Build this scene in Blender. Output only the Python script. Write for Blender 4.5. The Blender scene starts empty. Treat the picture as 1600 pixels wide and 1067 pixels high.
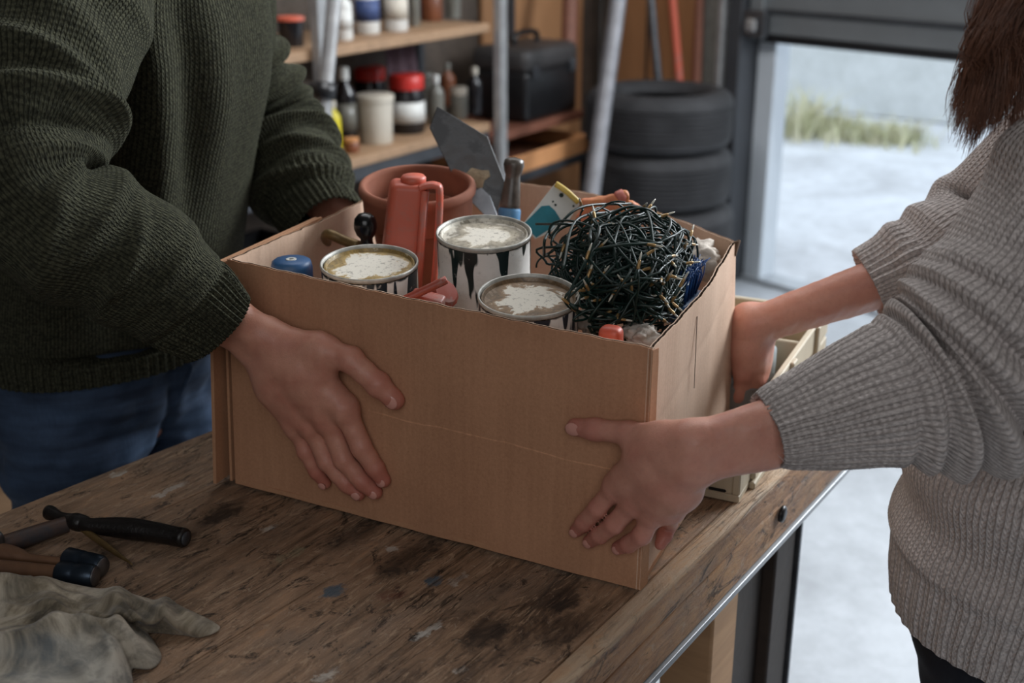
import bpy, bmesh, math, random
import numpy as np
from mathutils import Vector, Matrix, noise as mnoise
random.seed(7); RNG = np.random.RandomState(7)
COL = bpy.context.scene.collection
SC = bpy.context.scene
# ------------------------------------------------------------------ camera, sky, lights, exposure
FPX, HY, CZ = 1900.0, -170.0, 1.52
PITCH = math.atan((533.5 - HY) / FPX); cp, sp = math.cos(PITCH), math.sin(PITCH)
cam = bpy.data.cameras.new('camera'); co = bpy.data.objects.new('camera', cam); COL.objects.link(co)
cam.sensor_width = 36.0; cam.lens = FPX / 1600 * 36; cam.clip_start = .05
co.location = (0, 0, CZ); co.rotation_euler = (math.pi / 2 - PITCH, 0, 0)
cam.dof.use_dof = True; cam.dof.focus_distance = 1.18; cam.dof.aperture_fstop = 4.4; cam.dof.aperture_blades = 7
SC.camera = co
SC.view_settings.view_transform = 'Standard'; SC.view_settings.look = 'None'
SC.view_settings.gamma = 1.0; SC.view_settings.use_curve_mapping = False
SC.view_settings.exposure = 0.0
w = bpy.data.worlds.new('overcast_sky'); SC.world = w; w.use_nodes = True
bgn = w.node_tree.nodes['Background']; bgn.inputs[0].default_value = (.80, .89, 1.0, 1); bgn.inputs[1].default_value = 2.05

def area(name, loc, target, size, power, color):
    l = bpy.data.lights.new(name, 'AREA'); l.shape = 'RECTANGLE'; l.size, l.size_y = size; l.energy = power; l.color = color
    o = bpy.data.objects.new(name, l); COL.objects.link(o); o.location = loc
    o.rotation_euler = (Vector(target) - Vector(loc)).to_track_quat('-Z', 'Y').to_euler(); return o
area('added_daylight_side', (2.35, 2.75, 2.5), (.15, 1.2, 1.05), (1.7, 1.2), 185, (.90, .95, 1.0))  # added area light standing in for daylight from the right
area('added_fill_overhead', (.1, 1.9, 2.6), (.0, 1.2, 1.0), (2.0, 1.2), 16, (.97, .98, 1.0))  # added soft fill from above, no real fitting there
area('added_fill_front', (-.15, -1.0, 2.1), (.1, 1.2, 1.0), (1.6, 1.2), 11.5, (.98, .98, 1.0))  # added weak fill from the camera side, not a room fixture
area('added_fill_shelf', (-.2, 2.6, 2.6), (.0, 4.3, .9), (1.2, .6), 34, (.98, .98, 1.0))  # added to brighten the shelves and plywood, no fixture there

# ------------------------------------------------------------------ helpers
def V3(a): return np.array(a, dtype=float)
def ray(x, y):
    u = (x - 800) / FPX; v = -(y - 533.5) / FPX
    return np.array([u, cp + v * sp, -sp + v * cp])
CAM = np.array([0, 0, CZ])
def Zp(x, y, z): d = ray(x, y); return CAM + d * ((z - CZ) / d[2])
def Yp(x, y, Y): d = ray(x, y); return CAM + d * (Y / d[1])
def Pl(x, y, P0, n, off=0.0):
    d = ray(x, y); n = V3(n); return CAM + d * ((V3(P0) + n * off - CAM) @ n / (d @ n))
def nrm(v): v = V3(v); return v / np.linalg.norm(v)

ROOT = {}
def thing(name, label, cat, loc, group=None):
    o = bpy.data.objects.new(name, None); o.empty_display_size = .05; COL.objects.link(o); o.location = tuple(loc)
    o['label'] = label; o['category'] = cat
    if group: o['group'] = group
    ROOT[o.name] = V3(loc); return o
def root_loc(o):
    while o.parent: o = o.parent
    return V3(o.location)
def tag(o, label, cat, group=None):
    o['label'] = label; o['category'] = cat
    if group: o['group'] = group
    return o
def obj(name, vf, mats, parent=None, smooth=True, loc=None, kind=None, uv=None, mi=None, attr=None, label=None, auto=None):
    v, f = vf[0], vf[1]
    v = np.asarray(v, dtype=float)
    if parent is not None: v = v - root_loc(parent)
    elif loc is not None: v = v - V3(loc)
    me = bpy.data.meshes.new(name); me.from_pydata(v.tolist(), [], f if isinstance(f, list) else f.tolist())
    if not isinstance(mats, (list, tuple)): mats = [mats]
    for m in mats: me.materials.append(m)
    if mi is not None: me.polygons.foreach_set('material_index', np.asarray(mi, dtype=np.int32))
    if uv is not None:
        l = me.uv_layers.new(name='UVMap'); l.data.foreach_set('uv', np.asarray(uv, dtype=np.float32).ravel())
    if attr is not None:
        for k, a in attr.items():
            at = me.attributes.new(k, 'FLOAT', 'POINT'); at.data.foreach_set('value', np.asarray(a, dtype=np.float32))
    me.polygons.foreach_set('use_smooth', [bool(smooth)] * len(me.polygons))
    me.validate(); me.update()
    if auto is not None and smooth:
        bm = bmesh.new(); bm.from_mesh(me)
        for e in bm.edges:
            if len(e.link_faces) == 2 and e.calc_face_angle(0) > auto: e.smooth = False
        bm.to_mesh(me); bm.free()
    o = bpy.data.objects.new(name, me); COL.objects.link(o)
    if parent is not None: o.parent = parent
    elif loc is not None: o.location = tuple(loc)
    if kind: o['kind'] = kind
    if label: o['label'] = label
    return o
def join(*parts):
    V, Fc, n = [], [], 0
    for v, f in parts:
        V.append(np.asarray(v, dtype=float)); Fc += [[int(a) + n for a in q] for q in f]; n += len(v)
    return np.concatenate(V), Fc
def frame(loc, z, x=(1, 0, 0)):
    z = nrm(z); x = V3(x); x = x - z * (x @ z)
    if np.linalg.norm(x) < 1e-6: x = np.cross(z, (0, 1, 0))
    x = nrm(x); y = np.cross(z, x); M = np.eye(4); M[:3, 0], M[:3, 1], M[:3, 2], M[:3, 3] = x, y, z, loc; return M
def xf(vf, M): v = np.asarray(vf[0], dtype=float); return v @ M[:3, :3].T + M[:3, 3], vf[1]
def lathe(prof, n=32):
    a = np.arange(n) * 2 * math.pi / n; V = []; F = []
    for r, z in prof: V += [[max(r, 1e-5) * math.cos(t), max(r, 1e-5) * math.sin(t), z] for t in a]
    for i in range(len(prof) - 1):
        for j in range(n):
            k = (j + 1) % n; F.append([i * n + j, i * n + k, (i + 1) * n + k, (i + 1) * n + j])
    F.append(list(range(n))[::-1]); F.append([(len(prof) - 1) * n + j for j in range(n)])
    return np.array(V), F
def cbox(sx, sy, sz, bev=0.0, seg=2):
    bm = bmesh.new(); bmesh.ops.create_cube(bm, size=1)
    for v in bm.verts: v.co = (v.co.x * sx, v.co.y * sy, v.co.z * sz)
    if bev > 0: bmesh.ops.bevel(bm, geom=bm.edges[:], offset=bev, segments=seg, profile=.5, affect='EDGES')
    v = np.array([p.co[:] for p in bm.verts]); f = [[q.index for q in p.verts] for p in bm.faces]; bm.free(); return v, f
def hexa(b, t):      # solid between quad b (4 pts) and quad t
    return np.array(list(b) + list(t)), [[3, 2, 1, 0], [4, 5, 6, 7], [0, 1, 5, 4], [1, 2, 6, 5], [2, 3, 7, 6], [3, 0, 4, 7]]
def bevelled(vf, off, seg=2):
    bm = bmesh.new(); vs = [bm.verts.new(tuple(p)) for p in vf[0]]
    for f in vf[1]: bm.faces.new([vs[i] for i in f])
    bmesh.ops.recalc_face_normals(bm, faces=bm.faces[:])
    bmesh.ops.bevel(bm, geom=bm.edges[:], offset=off, segments=seg, profile=.5, affect='EDGES')
    bm.verts.index_update(); v = np.array([p.co[:] for p in bm.verts]); f = [[q.index for q in p.verts] for p in bm.faces]; bm.free(); return v, f
def catmull(P, n):
    P = np.asarray(P, dtype=float); m = len(P)
    if m == 2: t = np.linspace(0, 1, n)[:, None]; return P[0] * (1 - t) + P[1] * t
    Q = np.vstack([2 * P[0] - P[1], P, 2 * P[-1] - P[-2]]); s = np.linspace(0, m - 1 - 1e-9, n); i = s.astype(int); t = (s - i)[:, None]
    p0, p1, p2, p3 = Q[i], Q[i + 1], Q[i + 2], Q[i + 3]
    return .5 * (2 * p1 + (p2 - p0) * t + (2 * p0 - 5 * p1 + 4 * p2 - p3) * t ** 2 + (3 * p1 - p0 - 3 * p2 + p3) * t ** 3)
def tube(P, r, n=8, caps=True):
    P = np.asarray(P, dtype=float); m = len(P); r = np.broadcast_to(np.asarray(r, dtype=float), (m,))
    T = np.gradient(P, axis=0); T /= np.linalg.norm(T, axis=1)[:, None] + 1e-12
    N = np.zeros((m, 3)); a = np.cross(T[0], (0, 0, 1)); a = a if np.linalg.norm(a) > .1 else np.cross(T[0], (1, 0, 0)); N[0] = nrm(a)
    for i in range(1, m):
        v = N[i - 1] - T[i] * (N[i - 1] @ T[i]); N[i] = v / (np.linalg.norm(v) + 1e-12)
    B = np.cross(T, N); t = np.arange(n) * 2 * math.pi / n
    V = (P[:, None] + r[:, None, None] * (N[:, None] * np.cos(t)[None, :, None] + B[:, None] * np.sin(t)[None, :, None])).reshape(-1, 3)
    F = [[i * n + j, i * n + (j + 1) % n, (i + 1) * n + (j + 1) % n, (i + 1) * n + j] for i in range(m - 1) for j in range(n)]
    if caps: F.append(list(range(n))[::-1]); F.append([(m - 1) * n + j for j in range(n)])
    return V, F
def prism(poly, thick, n):   # planar polygon in 3D extruded along n
    poly = np.asarray(poly, dtype=float); k = len(poly); n = nrm(n) * thick
    V = np.vstack([poly, poly + n]); F = [list(range(k))[::-1], [k + i for i in range(k)]]
    F += [[i, (i + 1) % k, k + (i + 1) % k, k + i] for i in range(k)]; return V, F
def sines(P, freq, n=10, seed=0, aniso=(1, 1, 1)):
    r = np.random.RandomState(seed); out = 0
    for _ in range(n):
        d = nrm(r.normal(size=3)) * V3(aniso); out = out + np.sin(P @ d * freq * r.uniform(.6, 1.6) * 2 * math.pi + r.uniform(0, 6.28))
    return out / math.sqrt(n)

# ---- signed distance modelling (hands, bodies)
def snets(Fv, org, h):
    S = Fv < 0; nx, ny, nz = Fv.shape; cnt = np.zeros((nx - 1, ny - 1, nz - 1), np.float32); acc = np.zeros(cnt.shape + (3,), np.float32)
    co_ = [(a, b, c) for a in (0, 1) for b in (0, 1) for c in (0, 1)]
    sl = lambda c: (slice(c[0], nx - 1 + c[0]), slice(c[1], ny - 1 + c[1]), slice(c[2], nz - 1 + c[2]))
    for a in co_:
        for ax in range(3):
            if a[ax] == 0:
                b = list(a); b[ax] = 1; fa, fb = Fv[sl(a)], Fv[sl(b)]; m = (fa < 0) != (fb < 0); I = np.nonzero(m)
                t = fa[I] / (fa[I] - fb[I]); p = np.tile(np.array(a, np.float32), (len(t), 1)); p[:, ax] += t
                acc[I] += p; cnt[I] += 1
    I = np.nonzero(cnt > 0); idx = -np.ones(cnt.shape, np.int64); idx[I] = np.arange(len(I[0]))
    V = (acc[I] / cnt[I][:, None] + np.stack(I, 1)) * h + org; F = []
    for ax in range(3):
        A = [slice(1, -1)] * 3; A[ax] = slice(0, -1); B = list(A); B[ax] = slice(1, None)
        sa, sb = S[tuple(A)], S[tuple(B)]; J = np.nonzero(sa != sb); flip = sa[J]
        J = list(J); o = [1, 1, 1]; o[ax] = 0; g = [J[q] + o[q] for q in range(3)]
        u, v = [(1, 2), (2, 0), (0, 1)][ax]
        def cell(du, dv):
            c = [x.copy() for x in g]; c[u] = c[u] - du; c[v] = c[v] - dv; return idx[c[0], c[1], c[2]]
        q = np.stack([cell(1, 1), cell(0, 1), cell(0, 0), cell(1, 0)], 1)
        q[~flip] = q[~flip][:, ::-1]; F.append(q)
    return V, np.concatenate(F)
def smin(a, b, k):
    h = np.clip(.5 + .5 * (b - a) / k, 0, 1); return b * (1 - h) + a * h - k * h * (1 - h)
class SDF:
    def __init__(s, lo, hi, h):
        s.o = V3(lo); s.h = h; s.n = np.ceil((V3(hi) - s.o) / h).astype(int) + 1
        s.ax = [(s.o[i] + np.arange(s.n[i]) * h).astype(np.float32) for i in range(3)]
        s.F = s.new()
    def new(s): return np.full(tuple(s.n), .2, np.float32)
    def cap(s, a, b, ra, rb, k=.006, F=None, neg=False):
        F = s.F if F is None else F; a, b = V3(a), V3(b); m = max(ra, rb) + k + .02
        lo = np.clip(((np.minimum(a, b) - m - s.o) / s.h).astype(int), 0, s.n); hi = np.clip(((np.maximum(a, b) + m - s.o) / s.h).astype(int) + 2, 0, s.n)
        if (hi <= lo).any(): return
        sl = tuple(slice(lo[i], hi[i]) for i in range(3)); X, Y, Z = np.meshgrid(*[s.ax[i][sl[i]] for i in range(3)], indexing='ij', sparse=True)
        d = (b - a); L = max(d @ d, 1e-10); t = np.clip(((X - a[0]) * d[0] + (Y - a[1]) * d[1] + (Z - a[2]) * d[2]) / L, 0, 1)
        D = np.sqrt((X - a[0] - t * d[0]) ** 2 + (Y - a[1] - t * d[1]) ** 2 + (Z - a[2] - t * d[2]) ** 2) - (ra + (rb - ra) * t)
        F[sl] = smin(F[sl], D, k)
    def ell(s, c, R, ax, k=.01, F=None):   # ellipsoid radii R, axes rows ax
        F = s.F if F is None else F; c = V3(c); m = max(R) + k + .02; ax = np.asarray(ax, dtype=float)
        lo = np.clip(((c - m - s.o) / s.h).astype(int), 0, s.n); hi = np.clip(((c + m - s.o) / s.h).astype(int) + 2, 0, s.n)
        if (hi <= lo).any(): return
        sl = tuple(slice(lo[i], hi[i]) for i in range(3)); X, Y, Z = np.meshgrid(*[s.ax[i][sl[i]] - c[i] for i in range(3)], indexing='ij', sparse=True)
        q = [(X * a[0] + Y * a[1] + Z * a[2]) for a in ax]
        k0 = np.sqrt(sum((q[i] / R[i]) ** 2 for i in range(3))); k1 = np.sqrt(sum((q[i] / R[i] ** 2) ** 2 for i in range(3))) + 1e-9
        F[sl] = smin(F[sl], (k0 * (k0 - 1) / k1).astype(np.float32), k)
    def mesh(s, F=None): return snets(s.F if F is None else F, s.o, s.h)

# ---- lofted cloth
def loft(path, ra, rb, nr, ns, up, disp=None, wale=.0045, row=.006, cap_in=.02, th0=0.0, rings_in=True, nw=None):
    C = catmull(path, nr); A = catmull(np.c_[ra, rb], nr); T = np.gradient(C, axis=0); T /= np.linalg.norm(T, axis=1)[:, None]
    s = np.r_[0, np.cumsum(np.linalg.norm(np.diff(C, axis=0), axis=1))]; tt = s / s[-1]
    up = V3(up); Sd = np.cross(T, up[None]); Sd /= np.linalg.norm(Sd, axis=1)[:, None]; U = np.cross(Sd, T)
    th = th0 + np.arange(ns) * 2 * math.pi / ns; TH, TT = np.meshgrid(th, tt); _, SS = np.meshgrid(th, s)
    D = disp(TH, TT, SS) if disp else 0
    K = np.gradient(T, axis=0) / (np.gradient(s)[:, None] + 1e-9); K = np.stack([np.convolve(np.pad(K[:, q], 6, mode='edge'), np.ones(13) / 13, 'valid') for q in range(3)], 1)
    KD = (K[:, None] * (Sd[:, None] * np.cos(TH)[..., None] + U[:, None] * np.sin(TH)[..., None])).sum(-1)
    lim = .78 / np.maximum(KD, 1e-3); A0 = (A[:, 0][:, None] * np.abs(np.cos(TH)) + A[:, 1][:, None] * np.abs(np.sin(TH))) / (np.abs(np.cos(TH)) + np.abs(np.sin(TH))); RT = A0 + D; DD = RT / (1 + (RT / lim) ** 4) ** .25 - A0
    D = np.where(KD > 0, DD, D)
    dr = Sd[:, None] * np.cos(TH)[..., None] * (A[:, 0][:, None] + D)[..., None] + U[:, None] * np.sin(TH)[..., None] * (A[:, 1][:, None] + D)[..., None]
    V = C[:, None] + dr; vcoord = list(s / row)
    if rings_in:
        e = V[-1]; c = C[-1]; t = T[-1]
        r1 = c + (e - c) * .985 + t * .002; r2 = c + (e - c) * .93 + t * .001; r3 = c + (e - c) * .90 - t * cap_in
        V = np.concatenate([V, [r1], [r2], [r3]]); vcoord += [vcoord[-1] + .5, vcoord[-1] + 1, vcoord[-1] + 5]
    R = len(V); V = V.reshape(-1, 3)
    nw = nw or int(round(2 * math.pi * float(np.mean(A)) / wale))
    i, j = np.meshgrid(np.arange(R - 1), np.arange(ns), indexing='ij'); i, j = i.ravel(), j.ravel(); k = (j + 1) % ns
    F = np.stack([i * ns + j, i * ns + k, (i + 1) * ns + k, (i + 1) * ns + j], 1)
    vc = np.array(vcoord); u0 = j * nw / ns; u1 = (j + 1) * nw / ns
    uv = np.stack([np.stack([u0, vc[i]], 1), np.stack([u1, vc[i]], 1), np.stack([u1, vc[i + 1]], 1), np.stack([u0, vc[i + 1]], 1)], 1)
    return V, F, uv.reshape(-1, 2)
def joinuv(*L):
    V, F, U, n = [], [], [], 0
    for v, f, u in L: V.append(v); F.append(f + n); U.append(u); n += len(v)
    return np.concatenate(V), np.concatenate(F), np.concatenate(U)

# ------------------------------------------------------------------ materials
MATS = {}
class NT:
    def __init__(s, name):
        s.m = bpy.data.materials.new(name); s.m.use_nodes = True; s.t = s.m.node_tree; s.b = s.t.nodes['Principled BSDF']; s.L = s.t.links
        MATS[name] = s.m
    def n(s, typ, **kw):
        x = s.t.nodes.new(typ)
        for k, v in kw.items():
            if k.startswith('_'): setattr(x, k[1:], v)
            else: s.put(x.inputs[k.replace('__', ' ')], v)
        return x
    def put(s, sock, v):
        if hasattr(v, 'is_output') or isinstance(v, bpy.types.NodeSocket): s.L.new(v, sock)
        else: sock.default_value = v if not (isinstance(v, tuple) and len(v) == 3 and sock.type == 'RGBA') else (*v, 1)
    def co(s, kind='Object', scale=(1, 1, 1), rot=(0, 0, 0)):
        c = s.n('ShaderNodeTexCoord').outputs[kind]; m = s.n('ShaderNodeMapping', Scale=scale, Rotation=rot); s.L.new(c, m.inputs['Vector']); return m.outputs[0]
    def noise(s, vec, scale, detail=4, rough=.55, dist=0.0): return s.n('ShaderNodeTexNoise', Vector=vec, Scale=scale, Detail=detail, Roughness=rough, Distortion=dist).outputs[0]
    def ramp(s, f, stops):
        r = s.n('ShaderNodeValToRGB'); s.L.new(f, r.inputs[0]); e = r.color_ramp.elements
        while len(e) < len(stops): e.new(.5)
        for q, (p, c) in zip(e, stops): q.position = p; q.color = (*c, 1) if isinstance(c, tuple) else (c, c, c, 1)
        return r.outputs[0]
    def math(s, op, a, b=0.0, c=None):
        x = s.n('ShaderNodeMath', _operation=op); s.put(x.inputs[0], a); s.put(x.inputs[1], b)
        if c is not None: s.put(x.inputs[2], c)
        return x.outputs[0]
    def mix(s, f, a, b, mode='MIX'):
        x = s.n('ShaderNodeMix', _data_type='RGBA', _blend_type=mode); s.put(x.inputs[0], f); s.put(x.inputs[6], a); s.put(x.inputs[7], b); return x.outputs[2]
    def bump(s, h, strength=.3, dist=.002, nin=None):
        x = s.n('ShaderNodeBump', Strength=strength, Distance=dist, Height=h)
        if nin is not None: s.L.new(nin, x.inputs['Normal'])
        return x.outputs[0]
    def done(s, color=None, rough=None, metal=None, normal=None, **kw):
        if color is not None: s.put(s.b.inputs['Base Color'], color)
        if rough is not None: s.put(s.b.inputs['Roughness'], rough)
        if metal is not None: s.put(s.b.inputs['Metallic'], metal)
        if normal is not None: s.put(s.b.inputs['Normal'], normal)
        for k, v in kw.items(): s.put(s.b.inputs[k.replace('__', ' ')], v)
        return s.m
def lin(r, g, b): f = lambda c: (c / 255 / 12.92) if c <= 10 else ((c / 255 + .055) / 1.055) ** 2.4; return (f(r), f(g), f(b))
def simple(name, c, rough=.5, metal=0.0, var=.25, scale=30, bump=.15, bd=.001, c2=None, **kw):
    if name in MATS: return MATS[name]
    m = NT(name); v = m.co(); f = m.noise(v, scale, 5); c2 = c2 or tuple(x * (1 - var) for x in c)
    col = m.mix(m.ramp(f, [(.35, 0.0), (.65, 1.0)]), c2, c)
    return m.done(col, rough, metal, m.bump(m.noise(v, scale * 4, 3), bump, bd), **kw)
def knit(name, cA, cB, cD, fuzz=.4, strength=.9, dist=.0022, slant=.55):
    m = NT(name); uv = m.n('ShaderNodeTexCoord').outputs['UV']; ob = m.co()
    wob = m.n('ShaderNodeTexNoise', Vector=ob, Scale=28.0, Detail=2.0).outputs[1]
    uvw = m.mix(.045, uv, wob, 'ADD') if False else uv
    add = m.n('ShaderNodeVectorMath', _operation='MULTIPLY_ADD'); m.put(add.inputs[0], wob); add.inputs[1].default_value = (.9, .7, 0); m.put(add.inputs[2], uvw)
    sx = m.n('ShaderNodeSeparateXYZ'); m.L.new(add.outputs[0], sx.inputs[0]); u, vv = sx.outputs[0], sx.outputs[1]
    fu = m.math('FRACT', u); tri = m.math('MULTIPLY', m.math('ABSOLUTE', m.math('SUBTRACT', fu, .5)), 2.0)
    ph = m.math('ADD', vv, m.math('MULTIPLY', tri, -slant)); sn = m.math('MULTIPLY_ADD', m.math('SINE', m.math('MULTIPLY', ph, 6.2832)), .5, .5)
    prof = m.math('SUBTRACT', 1.0, m.math('POWER', tri, 2.6)); h = m.math('MULTIPLY', prof, m.math('MULTIPLY_ADD', sn, .55, .45))
    yarn = m.noise(ob, 420, 3, .7); h2 = m.math('MULTIPLY_ADD', yarn, .5, h)
    big = m.noise(ob, 9, 3); fine = m.noise(ob, 230, 2, .6)
    base = m.mix(m.ramp(fine, [(.38, 0.0), (.62, 1.0)]), cA, cB); base = m.mix(m.ramp(h, [(.0, 0.0), (.5, 1.0)]), cD, base)  # painted shade: wool colour darkens in the gaps between stitches
    base = m.mix(m.math('MULTIPLY', big, .35), base, cA)
    return m.done(base, .95, 0.0, m.bump(h2, strength, dist), Sheen__Weight=fuzz, Sheen__Roughness=.5, Sheen__Tint=(*cB, 1), Specular__IOR__Level=.1)
knit_green = knit('green_wool', lin(49, 50, 41), lin(82, 82, 66), lin(17, 18, 14), .4, .9, .0024)
knit_grey = knit('grey_wool', lin(182, 174, 171), lin(224, 216, 212), lin(150, 142, 138), .35, .8, .0030)
def fibre(name, c): return simple(name, c, .9, 0, .2, 60, 0)
fib_green = fibre('green_fibre', lin(82, 88, 68)); fib_grey = fibre('grey_fibre', lin(206, 200, 196))
def skinmat(name, c, red):
    m = NT(name); ob = m.co(); a = m.n('ShaderNodeAttribute', _attribute_name='red').outputs['Fac']
    n1 = m.noise(ob, 38, 4); n2 = m.noise(ob, 260, 3, .6)
    col = m.mix(m.math('MULTIPLY', a, .75), c, red); col = m.mix(m.math('MULTIPLY', m.ramp(n1, [(.4, 0.0), (.75, 1.0)]), .45), col, red)
    col = m.mix(m.math('MULTIPLY', m.ramp(n2, [(.5, 0.0), (.8, 1.0)]), .25), col, tuple(x * .6 for x in c))
    cr = m.n('ShaderNodeTexVoronoi', Vector=ob, Scale=700.0).outputs[0]; n3 = m.noise(ob, 90, 5, .65)
    hh = m.math('ADD', m.math('MULTIPLY', cr, .25), m.math('MULTIPLY', n3, .9))
    return m.done(col, .46, 0, m.bump(hh, .42, .0011), Subsurface__Weight=.12, Subsurface__Radius=(.012, .004, .002), Subsurface__Scale=.6, Specular__IOR__Level=.42)
skin_man = skinmat('skin_ruddy', lin(206, 150, 128), lin(180, 102, 88)); skin_woman = skinmat('skin_warm', lin(208, 152, 132), lin(182, 110, 98))
nail_m = simple('nail_pink', lin(216, 158, 144), .26, 0, .06, 80, .02)
def denim(name, c1, c2):
    m = NT(name); ob = m.co(); n1 = m.noise(ob, 7, 4); n2 = m.noise(m.co('Object', (1, 1, .15)), 420, 2); n3 = m.noise(m.co('Object', (.3, .3, 2.2)), 22, 3)
    f = m.math('ADD', m.math('MULTIPLY', n1, .55), m.math('MULTIPLY', n3, .45)); col = m.mix(m.ramp(f, [(.4, 0.0), (.64, 1.0)]), c1, c2)
    col = m.mix(m.math('MULTIPLY', n2, .5), col, tuple(x * .5 for x in c1)); return m.done(col, .85, 0, m.bump(n2, .4, .0008))
jean_blue = denim('blue_denim', lin(36, 50, 72), lin(78, 102, 134)); trouser_navy = denim('navy_cloth', lin(26, 30, 40), lin(40, 45, 57)); stitch_m = simple('ochre_thread', lin(110, 84, 58), .8)
def hairmat(name, a, b):
    m = NT(name); n = m.noise(m.co(), 60, 3); return m.done(m.mix(n, a, b), .42, 0, None, Specular__IOR__Level=.5)
hair_m = hairmat('brown_hair', lin(66, 42, 33), lin(146, 100, 76)); hair_d = hairmat('dark_hair', lin(30, 22, 18), lin(60, 44, 34))
# cardboard
def card(name, base, dark, crease=False):
    m = NT(name); ob = m.co(); g = m.n('ShaderNodeTexCoord').outputs['UV']; sx = m.n('ShaderNodeSeparateXYZ'); m.L.new(g, sx.inputs[0])
    fl = m.math('SINE', m.math('MULTIPLY', sx.outputs[0], 6.2832 / .0072)); mp = m.n('ShaderNodeMapping', Scale=(160.0, 5.0, 1.0)); m.L.new(g, mp.inputs[0])
    st = m.noise(mp.outputs[0], 1.0, 4, .6); fib = m.noise(ob, 330, 4, .7); big = m.noise(ob, 8, 4); mp2 = m.n('ShaderNodeMapping', Scale=(26.0, 2.2, 1.0)); m.L.new(g, mp2.inputs[0]); wide = m.noise(mp2.outputs[0], 1.0, 3)
    f = m.math('ADD', m.math('ADD', m.math('MULTIPLY', st, .22), m.math('MULTIPLY', fib, .40)), m.math('ADD', m.math('MULTIPLY', big, .32), m.math('MULTIPLY', wide, .16)))
    col = m.mix(m.ramp(f, [(.38, 0.0), (.68, 1.0)]), dark, base)
    spk = m.ramp(m.noise(ob, 700, 2), [(.68, 0.0), (.74, 1.0)]); col = m.mix(m.math('MULTIPLY', spk, .4), col, tuple(x * .45 for x in dark))
    if crease:
        yv = m.math('ADD', sx.outputs[1], m.math('MULTIPLY', m.math('SUBTRACT', big, .5), .012)); dl = m.math('ABSOLUTE', m.math('SUBTRACT', yv, .1225)); ln = m.ramp(m.math('MULTIPLY', dl, 100.0), [(.03, 1.0), (.11, 0.0)])
        gu = m.ramp(sx.outputs[0], [(.17, 0.0), (.20, 1.0), (.44, 1.0), (.47, 0.0)]); ln = m.math('MULTIPLY', m.math('MULTIPLY', ln, gu), m.ramp(st, [(.35, .3), (.6, 1.0)])); col = m.mix(m.math('MULTIPLY', ln, .55), col, tuple(min(1, x * 1.5) for x in base))
    hh = m.math('ADD', m.math('MULTIPLY', fl, .05), m.math('ADD', m.math('MULTIPLY', wide, .8), m.math('MULTIPLY', fib, .18)))
    return m.done(col, .82, 0, m.bump(hh, .35, .0012), Specular__IOR__Level=.25)
card_m = card('cardboard', lin(196, 150, 116), lin(170, 126, 96)); card_f = card('cardboard_front', lin(196, 148, 115), lin(168, 123, 94), True); card_in_lit = card('cardboard_inner_lit', lin(222, 192, 168), lin(200, 168, 144)); flute_m = simple('cardboard_flute_shaded', lin(98, 76, 58), .95, 0, .3, 200)  # pale board doubles as lit right panel; flute brown darkened as cavity shade
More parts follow.
